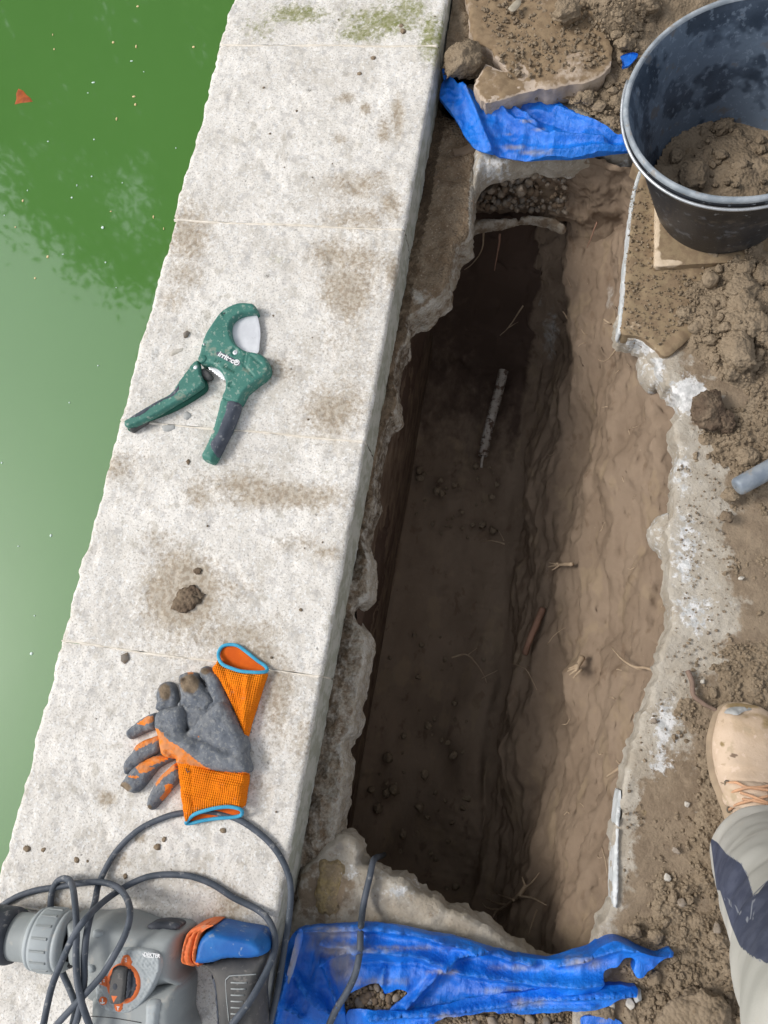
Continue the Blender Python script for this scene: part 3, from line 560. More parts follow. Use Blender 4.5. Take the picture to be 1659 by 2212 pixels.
# ---- clods, stones
def ico(sub):
    import bmesh
    bm=bmesh.new(); bmesh.ops.create_icosphere(bm,subdivisions=sub,radius=1); v=np.array([a.co[:] for a in bm.verts]); f=[tuple(x.index for x in q.verts) for q in bm.faces]; bm.free(); return v,f
I1,I2,I3,I4=ico(1),ico(2),ico(3),ico(4)
def rockgeo(seed,base=I3,ang=.35,fr=1.6,cuts=7,fine=.05,cut=(.62,.9)):
    v,f=base; v=v.copy(); rg=np.random.default_rng(seed)
    v=v*(1+.22*fbm(v,fr,2,seed))[:,None]
    for _ in range(cuts):
        n=nrm(rg.normal(size=3)); dd=rg.uniform(*cut); s=v@n; k=s>dd; v[k]-=np.outer((s[k]-dd)*.85,n)
    v=v*(1+fine*fbm(v,4,3,seed+9,.6)+fine*.6*fbm(v,11,3,seed+3,.6))[:,None]; return v,f
def put(name,geo,c,scale,rz,m,label,cat,group,attrs=None,rx=0):
    v,f=geo; cz,s=math.cos(rz),math.sin(rz); v=v*np.asarray(scale); 
    if rx: v=v@np.array([[1,0,0],[0,math.cos(rx),math.sin(rx)],[0,-math.sin(rx),math.cos(rx)]])
    v=v@np.array([[cz,s,0],[-s,cz,0],[0,0,1]])
    v=v+np.array([c[0],c[1],c[2]]); at={k:np.full(len(v),x) for k,x in (attrs or {}).items()}
    return tag(mk(name,v,f,m,attrs=at),label,cat,group)
def clod(u,v,r,zg,seed,dark=0,flat=.7,asp=1.1,label=None,rz=None,group='soil clods lying around the hole',m=None,name='soil_clod',cat='soil clod'):
    c=P(u,v,zg+.01); rr_=r/1200.; rg=random.Random(seed)
    return put(name,rockgeo(seed,I4 if r>16 else I3,fine=.13 if flat>.4 else .2),(c[0],c[1],zg+rr_*flat*.45),(rr_*asp,rr_/asp,rr_*flat),rg.uniform(0,6) if rz is None else rz,m or m_soil,label,cat,group,{'dark':dark,'ochre':0,'pale':0})
big=[(1000,130,50,-.03,.3,'dark cube shaped soil lump against the coping beside the stone slab'),(1227,25,34,-.0,0,'soil clod lying on the top edge of the stone slab'),
 (1307,33,30,-.03,0,'rounded soil clod right of the stone slab at the top'),(1391,8,34,-.02,0,'big soil clod at the top edge left of the bucket'),(1344,47,22,-.03,0,'middle sized clod between slab and bucket'),(1353,86,24,-.03,0,'flattish clod above the blue tarp scrap'),(1373,57,19,-.03,0,'small clod close to the bucket rim at the top'),(1271,207,18,-.045,0,'loose clod on the dirt above the upper tarp'),
 (1601,622,38,-.03,0,'wide clod in the heap right below the bucket'),(1611,578,24,-.03,0,'small clod touching the shade of the bucket'),(1650,596,30,-.03,0,'clod cut by the right edge below the bucket'),(1603,656,32,-.025,0,'middle clod of the heap below the bucket'),
 (1613,702,44,-.03,0,'largest squarish clod in the middle of the right heap'),(1547,705,28,-.045,0,'pointed clod on the left side of the right heap'),(1520,696,19,-.045,0,'small clod at the left end of the right heap'),(1587,758,46,-.035,0,'broad crusted clod at the lower end of the right heap'),
 (1655,722,30,-.03,0,'tall clod at the right edge of the heap'),(1585,797,27,-.045,0,'crumbling clod just under the broad one'),(1533,884,42,-.05,.6,'dark damp clod near the white concrete edge'),(1566,906,27,-.05,.6,'small dark clod stuck to the damp one'),
 (1581,1067,19,-.045,0,'rounded clod at the end of the metal tube'),(1618,985,25,-.05,.1,'clod just above the metal tube'),(1574,1115,14,-.045,.5,'small dark clod below the metal tube'),
 (1417,2026,15,-.05,0,'clod by the torn right tip of the lower tarp'),(1552,2030,17,-.05,.1,'brown clod left of the trouser leg'),(1371,2012,14,-.05,0,'clod at the fold above the lower tarp tip'),(1500,2206,62,-.05,0,'boulder sized lump of soil at the bottom edge'),
 (1300,2184,20,-.06,.2,'clod in the gravel under the lower tarp edge'),(1365,2195,15,-.06,0,'stony clod at the bottom beside the white chips'),(400,1292,30,.0,.55,'wet mud clod in the middle of the round stain on the coping'),(423,1232,9,.0,.6,'little mud crumb above the round stain on the coping')]
for i,(u,v,r,z,dk,lab) in enumerate(big): clod(u,v,r,z,100+i,dk,label=lab,flat=.75 if u>500 else .24)
# medium clods, look alike: shared labels by zone
protos=[rockgeo(300+i,I3,fine=.12) for i in range(10)]
pmesh=[]
for i,g in enumerate(protos):
    me=bpy.data.meshes.new('soil_clod'); me.from_pydata((g[0]*.01).tolist(),[],g[1]); me.materials.append(m_soil); me.polygons.foreach_set('use_smooth',[True]*len(me.polygons))
    for k,x in (('dark',.05*(i%3)),('ochre',0),('pale',0)):
        at=me.attributes.new(k,'FLOAT','POINT'); at.data.foreach_set('value',[x]*len(g[0]))
    pmesh.append(me)
def scatter(n,zone,zfn,rmin,rmax,label,group,name='soil_clod',cat='soil clod',meshes=None,seed=0,sink=.3,flat=.75):
    rg=random.Random(seed); meshes=meshes or pmesh; k=0; tries=0
    xs=[a[0] for a in zone]; yv=[a[1] for a in zone]
    while k<n and tries<n*60:
        tries+=1; u=rg.uniform(min(xs),max(xs)); v=rg.uniform(min(yv),max(yv))
        if not inpoly(np.array([u]),np.array([v]),zone)[0]: continue
        r=rmin+(rmax-rmin)*rg.random()**2.2; z=zfn(u,v); c=P(u,v,z)
        o=bpy.data.objects.new(name,rg.choice(meshes)); COL.objects.link(o); o.location=(c[0],c[1],z+r*flat*(1-sink)*.6)
        o.scale=(100*r*rg.uniform(.8,1.25),100*r*rg.uniform(.8,1.1),100*r*flat*rg.uniform(.8,1.2)); o.rotation_euler=(rg.uniform(-.4,.4),rg.uniform(-.4,.4),rg.uniform(0,6.28))
        tag(o,label,cat,group); k+=1
def zsoil(u,v): 
    c=P(u,v,-.05); return float(soil_h(np.array([c[0]]),np.array([c[1]]))[0])
def ztop(u,v): c=P(u,v,-.04); return float(topsoil(np.array([[c[0],c[1],0.]]))[0])
scatter(42,[(1470,560),(1659,540),(1659,830),(1560,820),(1500,740)],zsoil,.006,.018,'soil clod in the loose heap between the bucket and the dark damp clod','clods of the right soil heap',seed=1)
scatter(30,[(1330,0),(1440,0),(1400,60),(1360,150),(1335,260),(1230,215),(1330,170)],ztop,.005,.016,'soil clod between the stone slab and the bucket','clods between slab and bucket',seed=2)
scatter(30,[(1400,1950),(1560,1900),(1600,2060),(1640,2212),(1420,2212),(1400,2060)],zsoil,.004,.012,'small clod scattered between the lower tarp and the trouser leg','clods near the trouser leg',seed=3)
scatter(14,[(1470,1400),(1659,1420),(1659,1500),(1560,1520),(1500,1480)],zsoil,.003,.009,'small stony clod in front of the boot toe','clods in front of the boot',seed=4)
# crumbs nobody could count: one mesh of tiny grains per ground area
def crumbs(n,zone,zfn,rmin,rmax,m,seed,par=None,name='soil_crumbs',kind='stuff',attr=(0.,0.,0.)):
    rg=np.random.default_rng(seed); zn=np.array(zone); lo=zn.min(0); hi=zn.max(0); uv=rg.uniform(lo,hi,(n*3,2)); uv=uv[inpoly(uv[:,0],uv[:,1],zone)][:n]
    v0,f0=I1; f0=np.array(f0); V=[];F=[]; k=0
    for (u,v) in uv:
        r=rmin+(rmax-rmin)*rg.random()**3; z=zfn(u,v); c=P(u,v,z); q=v0*(1+rg.uniform(-.35,.3,(len(v0),1)))*r*rg.uniform(.7,1.2,3)
        V.append(q+[c[0],c[1],z+r*.4]); F.append(f0+k); k+=len(v0)
    V=np.concatenate(V); F=np.concatenate(F); z=np.zeros(len(V)); o=mk(name,V,F,m,par,False,{'dark':z+attr[0],'ochre':z,'pale':z+attr[2],'dirt':z+.5})
    if par is None: o['kind']=kind
    return o
crumbs(2600,[(1480,540),(1659,500),(1659,1250),(1560,1250),(1500,1000),(1480,800),(1420,700)],zsoil,.0012,.0055,m_soil,1)
crumbs(3600,[(1370,1990),(1430,1700),(1500,1350),(1659,1300),(1659,2212),(1350,2212),(1340,2080)],zsoil,.0012,.005,m_soil,2)
crumbs(700,[(1362,400),(1412,400),(1412,560),(1500,600),(1480,700),(1420,750),(1345,712),(1350,600)],lambda u,v:-.046,.0009,.0032,m_soil,14)
crumbs(420,[(1460,1000),(1560,1000),(1600,1400),(1480,1500),(1400,1700),(1345,1980),(1350,1700),(1430,1450),(1470,1300)],lambda u,v:-.059,.0009,.0032,m_soil,15,attr=(0,0,.35))
crumbs(900,[(1020,0),(1270,0),(1310,140),(1200,160),(1100,170),(1070,100)],lambda u,v:-.020,.0012,.006,m_soil,4)
crumbs(1800,[(1010,0),(1440,0),(1340,280),(1230,215),(1060,220),(1000,100)],ztop,.0014,.006,m_soil,3)
# ---- upper tarp
def tarp(px,z0,amp,folds,sp=.0038,h=.002,zref=None,name='tarpaulin',dust=(),seed=1,rough=.0015,zfun=None):
    def b(x,y,d):
        q=np.c_[x,y,np.full(len(x),z0)]; u_,v_=proj(q); z=amp*1.1*fbm(q,(8,13,1),2,seed)+amp*.55*(1-2.2*np.abs(fbm(q,(17,9,1),2,seed+1,.5)))+amp*.28*(1-2*np.abs(fbm(q,(38,52,1),2,seed+2,.5)))
        for (line,a,wd) in folds:
            uv=np.c_[u_,v_]; dd=dist_poly(uv,line,False); z=z+1.7*a*np.exp(-(np.sqrt(dd*dd+2.2)-1.48)/(wd*.62))
        if zfun: z=z+zfun(u_,v_)
        return z
    def wv(v): return np.c_[v[:,0]*.92+v[:,1]*.2,v[:,1],v[:,2]]
    dust=[(a,b_,c*1.3,d*1.3,e*1.0) for a,b_,c,d,e in dust]
    return puff(name,px,z0,h,m_tarp,side=.5,r=.003,sp=sp,bump=b,rough=rough,zref=zref if zref is not None else z0,under=0,rings=1,seed=seed,
      attrs={'dust':lambda v:blobs(v,dust)+.22*fbm(v,12,3,77)-.05,'wv':wv})
T1=[(962,160),(985,178),(1018,196),(1050,212),(1100,200),(1160,196),(1200,212),(1255,250),(1310,282),(1350,296),(1372,308),(1368,324),(1310,332),(1250,340),(1190,342),(1130,344),(1080,334),(1035,322),(1012,304),(988,262),(962,228),(950,205)]
o=tarp(T1,-.068,.007,[([(1050,215),(1100,260),(1180,300),(1300,310)],.012,12),([(1000,200),(1030,260),(1060,330)],.012,9),([(1060,225),(1120,235),(1250,290)],-.008,10),([(1110,240),(1160,275)],.010,6),([(975,180),(1005,215)],.01,8),([(1150,342),(1370,322)],.008,8),([(1200,240),(1350,300)],.010,9)],zref=-.062,dust=[(1140,262,22,5,.9),(1160,280,16,6,.9),(1110,318,30,6,.7),(1150,330,30,6,.75),(1010,190,14,14,.55),(1100,290,14,4,.6)],seed=5)
tag(o,'crumpled bright blue tarpaulin at the far end of the hole, under the stone slab','tarpaulin')
for (px,lab,zz) in (([(1340,122),(1358,115),(1378,116),(1366,135),(1345,146),(1346,132)],'small blue tarpaulin scrap sticking out of the soil left of the bucket',-.025),
                 ([(955,150),(968,140),(966,165),(958,172)],'tiny blue tarpaulin corner beside the coping, above the soil lump',-.05),
                 ([(1255,2196),(1300,2192),(1330,2200),(1345,2212),(1330,2230),(1270,2230)],'blue tarpaulin scrap in the gravel at the bottom edge',-.055)):
    o=tarp(px,zz,.004,[],zref=zz,sp=.004,dust=[(1300,2205,20,8,.6)],seed=9,name='tarpaulin_scrap'); tag(o,lab,'tarpaulin scrap')
# ---- lower tarp
def A(x,y): return (576+.314*x,1947+.314*y)   # traced on the bottom crop
TA=[(640,2010),(665,2000),(700,1997),(740,1994),(780,1992),(820,1994),(870,2002),(930,2012),(990,2026),(1050,2044),(1100,2056),(1150,2066),(1200,2064),(1260,2046),(1290,2030),(1320,2018),(1345,2024),(1380,2040),(1412,2052),(1442,2042),(1400,2075),(1380,2095),(1366,2096),(1360,2084),(1362,2060),(1345,2055),(1325,2074),(1300,2084),(1296,2110),(1280,2130),(1180,2138),(1100,2148),(1040,2160),(990,2175),(930,2182),(880,2184),(845,2200),(842,2182),(880,2150),(860,2140),(830,2152),(816,2130),(768,2140),(742,2170),(744,2290),(560,2290),(590,2180),(600,2110),(620,2040)]
o=tarp(TA,-.068,.008,[([(700,2030),(790,2040),(900,2052),(1000,2090),(1150,2110),(1290,2100)],.020,18),([(650,2004),(780,1998),(900,2010),(1050,2050),(1150,2072)],.016,10),([(700,2062),(740,2175)],.016,6),([(700,2070),(780,2040)],.012,5),([(760,2080),(900,2080),(1040,2120),(1180,2135)],-.007,14),([(880,2170),(985,2060),(1060,2040)],.014,6),([(620,2080),(700,2160)],.014,10),([(600,2150),(660,2190)],.016,9),([(640,2050),(600,2200)],.012,8),([(1200,2070),(1330,2025),(1435,2045)],.014,10),([(830,2090),(826,2130)],.008,4),([(650,2120),(720,2180)],.01,6)],
   zfun=lambda u_,v_:.036*sstep(1120,1260,u_),zref=-.06,dust=[(720,2015,60,16,.75),(750,2050,55,14,.9),(740,2090,20,40,.8),(850,2048,70,6,.85),(830,2120,80,10,.6),(1000,2045,70,6,.4),(1120,2090,90,10,.6),(960,2100,40,5,.75),(1260,2080,50,16,.7),(690,2040,30,30,.55),(1100,2140,90,10,.6)],seed=21)
tag(o,'large dusty blue tarpaulin folded over the near end of the hole','tarpaulin')
TB=[(745,2196),(800,2188),(870,2190),(930,2180),(1000,2168),(1060,2158),(1130,2146),(1200,2136),(1270,2130),(1320,2128),(1372,2128),(1362,2146),(1330,2160),(1290,2178),(1240,2188),(1180,2196),(1120,2200),(1070,2190),(1000,2198),(940,2212),(880,2250),(745,2290)]
o=tarp(TB,-.062,.005,[([(800,2195),(1000,2178),(1180,2146),(1370,2132)],.014,8),([(900,2212),(1100,2178),(1280,2160)],.008,6)],zfun=lambda u_,v_:.016*sstep(1150,1280,u_),zref=-.045,dust=[(1150,2165,70,10,.75),(1250,2150,60,8,.4),(960,2195,50,6,.6)],seed=23)
tag(o,'long torn blue tarpaulin strip along the bottom edge of the photo','tarpaulin')
o=tarp([(1275,2128),(1282,2110),(1295,2104),(1305,2120),(1308,2130),(1290,2134)],-.052,.003,[],zref=-.048,sp=.004,seed=24,name='tarpaulin_scrap'); tag(o,'small upright blue tarpaulin point between the two lower tarpaulins','tarpaulin scrap')
o=tarp([(618,2110),(636,2040),(646,2010),(652,2030),(640,2075),(622,2130)],-.03,.004,[([(625,2100),(645,2020)],.01,4)],zref=-.02,sp=.004,dust=[(630,2080,20,60,.9)],seed=25,name='tarpaulin_scrap'); tag(o,'frayed whitish blue tarpaulin shred beside the coping edge','tarpaulin scrap')
scatter(35,[(900,1000),(1080,1000),(1085,1150),(960,1180),(890,1150)],lambda u,v:-.745,.004,.013,'dark clod in the loose patch of the trench floor below the conduit','clods on the trench floor near the conduit',seed=31)
scatter(48,[(850,1500),(1040,1500),(1040,1850),(1000,1940),(850,1860),(800,1700)],lambda u,v:-.735,.004,.014,'dark clod on the loose near end of the trench floor','clods on the near trench floor',seed=32)
scatter(12,[(860,1330),(1060,1330),(1050,1480),(830,1480)],lambda u,v:-.735,.003,.008,'small clod on the middle of the trench floor','clods on the middle trench floor',seed=33)
# gravel in the tarp opening
def zb(u,v): return -.078
stones_m=[]
for i in range(9):
    g=rockgeo(500+i,I2,cuts=5,fine=.03); me=bpy.data.meshes.new('pebble'); me.from_pydata((g[0]*.01).tolist(),[],g[1]); me.materials.append(m_peb[i%3]); me.polygons.foreach_set('use_smooth',[True]*len(me.polygons)); stones_m.append(me)
scatter(60,[(745,2135),(820,2130),(870,2150),(830,2200),(740,2200)],zb,.003,.009,'pebble in the gravel opening of the lower tarpaulin','pebbles in the tarpaulin opening','pebble','pebble',stones_m,5)
scatter(40,[(980,2205),(1240,2196),(1360,2165),(1400,2212),(980,2240)],zb,.003,.010,'pebble in the gravel along the bottom edge','pebbles along the bottom edge','pebble','pebble',stones_m,6)
crumbs(1500,[(740,2128),(880,2130),(900,2212),(1400,2212),(1400,2120),(1290,2180),(900,2200),(740,2230)],lambda u,v:-.08,.0014,.005,m_soil,7)
# pebbles of the far wall
rg=random.Random(8)
for i in range(190):
    u=rg.uniform(1022,1222); v=rg.uniform(378,470); 
    if v<378+max(0,(1052-u)*1.6): continue
    s=(v-372)/107.; z=-.14-.15*s; c=P(u,v,z); r=.004+.007*rg.random()**2
    o=bpy.data.objects.new('pebble',rg.choice(stones_m)); COL.objects.link(o); yy_=yb+.004; o.location=(c[0],yy_+.009,z); o.scale=(100*r*rg.uniform(.8,1.2),100*r,100*r*rg.uniform(.7,1.1)); o.rotation_euler=(rg.random()*6,rg.random()*6,rg.random()*6)
    tag(o,'rounded pebble packed in the gravel layer under the far concrete lip','pebble','pebbles in the far gravel layer')
for (u,v,r,lab) in ((1060,410,15,'pale angular stone in the gravel layer, left one'),(1127,407,20,'tall pale stone in the middle of the gravel layer'),(1108,384,9,'small pale stone at the top of the gravel layer')):
    s=(v-372)/107.; z=-.14-.15*s; c=P(u,v,z); g=rockgeo(int(u),I3,cuts=10); put('stone',g,(c[0],yb-.002,z),(r/1300,r/1500,r/1100*1.2),.3,m_peb[2],lab,'stone',None,rx=.4)
# ---- roots
def root(pts,r,lab,m=None,branches=(),group=None,taper=.35):
    geos=[tube_geo(cr([P(*a) for a in pts],.006,False),r,6)]
    n=len(cr([P(*a) for a in pts],.006,False)); geos=[tube_geo(cr([P(*a) for a in pts],.006,False),np.linspace(r,r*taper,n),6)]
    for b_ in branches:
        q=cr([P(*a) for a in b_],.006,False); geos.append(tube_geo(q,np.linspace(r*.6,r*.2,len(q)),5))
    V,F=merge(geos); V=V+.0007*np.c_[vnoise(V*90,1),vnoise(V*90,2),vnoise(V*90,3)]
    return tag(mk('root',V,F,m or m_root),lab,'root',group)
def WP(u,v):   # depth of the right trench wall at a pixel, from the sheet itself
    d=(uu-u)**2+(vv-v)**2; k=np.argsort(d)[:40]; k=k[np.argmax(p[k,2])]; return p[k,2]+.012
def rp(l,dz=0): return [(u,v,WP(u,v)+dz+(.012*(i/(len(l)-1)))) for i,(u,v) in enumerate(l)]
root([(1172,1315,WP(1172,1315)-.01),(1160,1345,WP(1160,1345)+.012),(1145,1380,WP(1145,1380)+.02),(1134,1412,WP(1134,1412)+.022)],.0085,'thick reddish broken root sticking out of the middle of the trench wall',m_rootr,taper=.85)
root(rp([(1236,1219),(1210,1220),(1184,1225)],.004),.005,'frayed pale root stub high on the trench wall',branches=[rp([(1210,1220),(1192,1232)],.008),rp([(1205,1218),(1186,1216)],.01)])
root(rp([(1258,1420),(1250,1436),(1244,1450)],.004),.007,'hairy root tuft in the trench wall',branches=[rp([(1250,1436),(1228,1444)],.012),rp([(1250,1440),(1226,1450)],.012),rp([(1250,1444),(1230,1458)],.012),rp([(1256,1446),(1238,1465)],.01)])
root(rp([(1425,1452),(1395,1443),(1370,1440),(1345,1425),(1322,1400)],.004),.0035,'long wavy pale root hanging from the slab edge')
root(rp([(1372,1656),(1345,1657),(1325,1668),(1310,1678)],.006),.005,'pale knotty root at the slab edge above the white strip',branches=[rp([(1345,1657),(1330,1642)],.01)])
root([(1182,1392,WP(1182,1392)+.004),(1200,1370,WP(1200,1370)+.006),(1222,1355,WP(1222,1355)+.006)],.0012,'thin curved rootlet beside the reddish root')
root(rp([(1110,1434),(1135,1445),(1150,1470),(1160,1490)],.004),.0018,'thin root arching over the lower trench wall')
root([(975,1420,-.70),(1010,1415,-.70),(1040,1450,-.69),(1052,1475,-.69)],.0028,'forked root lying across the dark trench floor',branches=[[(1010,1415,-.7),(1030,1400,-.69)],[(1040,1465,-.69),(1075,1448,-.68)]])
root([(1090,1175,-.66),(1062,1168,-.68),(1043,1170,-.7)],.0024,'small pale root at the foot of the wall beyond the mid floor',branches=[[(1088,1168,-.66),(1080,1150,-.67),(1076,1145,-.68)]])
root(rp([(1135,1915),(1120,1935),(1095,1955),(1072,1970),(1060,1990)],.006),.0045,'branching root clump at the near end of the hole',branches=[rp([(1120,1935),(1150,1940),(1180,1955)],.01),rp([(1095,1955),(1070,1950),(1050,1940)],.01),rp([(1125,1925),(1150,1905),(1165,1885)],.01),rp([(1110,1945),(1085,1935),(1062,1928)],.01),rp([(1135,1915),(1128,1895)],.01),rp([(1080,1965),(1055,1962),(1042,1950)],.01)])
root(rp([(1160,1965),(1148,2000),(1140,2025)],.004),.0018,'thin root hanging left of the soil slope at the near end')
root([(1080,505,-.33),(1076,540,-.36),(1068,585,-.40)],.003,'reddish root hanging from the far cavity roof',m_rootr)
root([(1045,500,-.33),(1040,540,-.37),(1020,570,-.41),(1003,583,-.42)],.0025,'curved root in the far cavity, left of the black sheet')
root([(975,590,-.25),(974,615,-.27),(978,640,-.3),(974,670,-.32)],.002,'thin root dangling from the brown mortar into the dark')
root([(1130,660,-.55),(1100,705,-.6),(1080,725,-.62)],.0025,'forked pale root on the dark far wall',branches=[[(1095,710,-.6),(1120,695,-.6)]])
root(rp([(1408,425),(1380,440),(1330,455),(1318,462)],.0) if False else [(1356,408,-.2),(1338,428,-.22),(1318,452,-.25)],.0035,'straight reddish root on the soil right of the gravel layer',m_rootr)
root([(1338,697,-.13),(1322,700,-.13),(1304,690,-.13)],.0035,'short splintered yellowish root at the tile corner',branches=[[(1322,700,-.13),(1306,698,-.12)]])
root(rp([(1330,756),(1315,775),(1300,780),(1292,776)],.004),.0022,'thin hooked root high on the trench wall near the tile corner')
root([(1485,1448,-.05),(1495,1475,-.048),(1497,1500,-.046),(1520,1520,-.046),(1552,1537,-.044),(1570,1552,-.04)],.0045,'brown root on the dirt leading to the boot toe',mat('dull_root',(.22,.15,.115),(.17,.12,.09),scale=60),taper=.8)
root([(1290,480,-.25),(1282,500,-.27),(1268,535,-.3)],.002,'short root at the upper right shoulder of the cavity',m_rootr)
root(rp([(1395,1905),(1398,1935),(1412,1975)],0) if False else rp([(1300,1830),(1308,1860),(1312,1890)],.003),.0016,'fine vertical rootlet left of the white strip')
rg=random.Random(90)
for i in range(26):
    u=rg.uniform(1180,1400); v=rg.uniform(560,1950); a=rg.uniform(0,6.28); L_=rg.uniform(10,26); q=[(u,v)]
    for k in range(3): a+=rg.uniform(-.9,.9); q.append((q[-1][0]+L_/3*math.cos(a),q[-1][1]+L_/3*math.sin(a)))
    if q[-1][0]>1420: continue
    root(rp(q,.0),rg.uniform(.0008,.0016),'fine pale rootlet sticking out of the right trench wall',group='fine rootlets in the trench wall')
for (u,v,lab) in ((1230,1757,'tiny root tip poking out of the pale lower wall'),(1440,1308,'tiny yellowish leaf speck under the slab edge')):
    root(rp([(u,v),(u-6,v-3),(u-12,v+4)],.004),.0018,lab)
def stone(u,v,z,r,m,lab,flat=.7): put('stone',rockgeo(int(u*7+v),I3,cuts=14,cut=(.4,.75),fine=.08),(*P(u,v,z)[:2],z+r/1300*flat*.5),(r/1200,r/1350,r/1200*flat),u,m,lab,'stone',None)
stone(1321,2170,-.052,11,m_shard,'white stone chip beside the lower tarpaulin strip'); stone(1362,2168,-.052,13,m_shard,'pale angular stone at the torn end of the tarpaulin strip')
stone(1375,2149,-.052,15,m_chip,'light grey stone touching the right tip of the tarpaulin strip'); stone(1413,780,-.085,12,mat('reddish_pebble',(.36,.24,.17),(.3,.2,.14),scale=60),'round reddish pebble set in the mortar under the slab corner',.9)
stone(1411,1557,-.055,9,m_peb[2],'square beige stone beside the boot toe on the left'); stone(1484,1737,-.058,9,m_shard,'whitish stone on the bare dirt left of the boot laces')
stone(1460,1835,-.055,9,m_peb[2],'flat pale stone on the dirt left of the trouser hem'); stone(1440,1896,-.055,9,m_shard,'pale stone right of the white plaster strip'); stone(1547,2006,-.05,14,m_peb[2],'beige stone lying left of the navy trouser panel')
stone(1594,2108,-.05,9,m_shard,'small whitish stone below the trouser leg'); stone(1470,1949,-.05,12,m_peb[2],'beige angular stone between plaster strip and trouser leg')
stone(1517,1473,-.055,7,m_shard,'tiny white stone above the brown root by the boot'); stone(1600,1250,-.055,8,m_shard,'tiny white stone on the dirt far above the boot')
tag(puff('dry_leaf',[(1098,20),(1108,8),(1118,0),(1126,4),(1120,18),(1108,26)],.0,.004,mat('dry_leaf',(.36,.32,.25),(.3,.26,.2),scale=60),side=.4,r=.004,sp=.004,zref=.0),'pale dry leaf on top of the flat stone slab','leaf')
# black sheet in the far cavity
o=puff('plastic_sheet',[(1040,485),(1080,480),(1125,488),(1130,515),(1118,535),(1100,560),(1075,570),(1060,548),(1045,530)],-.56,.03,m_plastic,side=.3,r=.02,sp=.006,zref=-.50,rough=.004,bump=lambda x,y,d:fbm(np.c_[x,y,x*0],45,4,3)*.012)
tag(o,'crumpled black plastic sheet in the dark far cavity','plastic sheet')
# ---- ribbed conduit
cp=cr([P(*a) for a in [(1088,800,-.68),(1076,850,-.69),(1062,900,-.70),(1050,950,-.71),(1043,985,-.715)]],.0009,False)
rad=.0130+.0015*np.sin(np.arange(len(cp))*2*math.pi/6.); V,F=tube_geo(cp,rad,18,False)
t_=thing('corrugated_conduit','pale ribbed plastic conduit lying on the dark trench floor with a torn end','conduit',P(1062,900,-.72))
mk('conduit_pipe',V,F,m_pipe,t_); tube('torn_end',[P(1044,983,-.71),P(1041,995,-.715),P(1040,1010,-.72)],.004,m_pipe,t_,6,.004)
# ---- bucket
c0=P(1562,395,-.03); bb=np.array([.322,1.060,-.032]); bt=np.array([.283,1.042,.25]); ax=nrm(bt-bb); hB=np.linalg.norm(bt-bb)
t_=thing('bucket','black plastic builder\'s bucket half full of soil at the upper right','bucket',bb)
R0,R1=.124,.187
def rB(s): return R0+(R1-R0)*s/hB
outp=[(0,.001),(0,R0-.012),(.003,R0-.003),(.01,R0+.001)]+[(s,rB(s)) for s in np.linspace(.02,hB-.035,8)]+[(hB-.033,rB(hB)+.003),(hB-.03,rB(hB)+.004),(hB-.006,rB(hB)+.006),(hB-.003,rB(hB)+.002)]
V,F=lathe_geo(outp,bb,ax,96); V[:, :2]+=.0006*np.c_[vnoise(V*20,5),vnoise(V*20,6)]; mk('bucket_wall',V,F,m_bucket,t_)
inp=[(hB-.002,rB(hB)-.001),(hB-.01,rB(hB)-.004)]+[(s,rB(s)-.004) for s in np.linspace(hB-.03,.012,8)]+[(.008,.001)]
V,F=lathe_geo(inp,bb,ax,96); mk('bucket_lining',V,F,m_bucketin,t_)
V,F=lathe_geo([(hB-.006,rB(hB)+.006),(hB-.001,rB(hB)+.007),(hB+.003,rB(hB)+.004),(hB+.003,rB(hB)-.001),(hB-.003,rB(hB)-.0025)],bb,ax,128); V[:,2]+=.0012*vnoise(V*25,7); mk('rim',V,F,m_rim,t_)
# wire handle resting round the near side of the rim
ux=nrm(np.cross(ax,[0,1,0])); uy=np.cross(ax,ux); 
pts=[]
ex=nrm(np.array([1,0,0])-ax[0]*ax); ey=np.cross(ax,ex)
for a in np.radians(np.linspace(168,372,40)):
    sg=max(0,-math.sin(a)); q=bb+ax*(hB-.002-.013*sg**.5)+(rB(hB)+.0085+.002*sg)*(math.cos(a)*ex+math.sin(a)*ey); pts.append(q)
t2=tube('handle',pts,.0028,m_wire,t_,8,.01)
# soil in the bucket
sB=.055; cS=bb+ax*sB; U=np.arange(-.155,.156,.0045); GX,GY=np.meshgrid(U,U,indexing='ij'); gx,gy=GX.ravel(),GY.ravel(); rr_=np.hypot(gx,gy)
q=np.c_[cS[0]+gx,cS[1]+gy,np.zeros(len(gx))]
def bz(x,y): 
    q=np.c_[x,y,x*0]; return cS[2]+.004-.12*(0)+.02*np.exp(-((x-cS[0]-.03)/.08)**2-((y-cS[1]+.02)/.08)**2)+fbm(q,24,4,65)*.007+np.clip(vnoise(q*55,66),0,1)*.01
q[:,2]=bz(q[:,0],q[:,1]); ok=rr_<rB(sB)+.002; F=[f for f in grid_faces(len(U),len(U)) if all(ok[i] for i in f)]
z0_=q[:,0]*0; o=mk('bucket_soil',q,F,m_soil,attrs={'dark':z0_+.1,'ochre':z0_,'pale':z0_}); tag(o,'crumbly brown soil filling the bottom of the black bucket','soil')
def zbk(u,v): c=P(u,v,cS[2]); return float(bz(np.array([c[0]]),np.array([c[1]]))[0])
for (u,v,r,lab) in ((1566,266,24,'tall clod against the far wall inside the bucket'),(1603,358,22,'round clod near the front inside the bucket'),(1500,382,34,'flat wide clod at the front left inside the bucket'),(1462,336,18,'clod touching the left wall inside the bucket'),(1520,280,15,'small clod behind the left wall inside the bucket'),(1560,330,14,'small clod in the middle of the bucket soil'),(1645,300,14,'clod by the right frame edge in the bucket')):
    clod(u,v,r,zbk(u,v)-.004,int(u),.05,label=lab,group='clods inside the bucket')
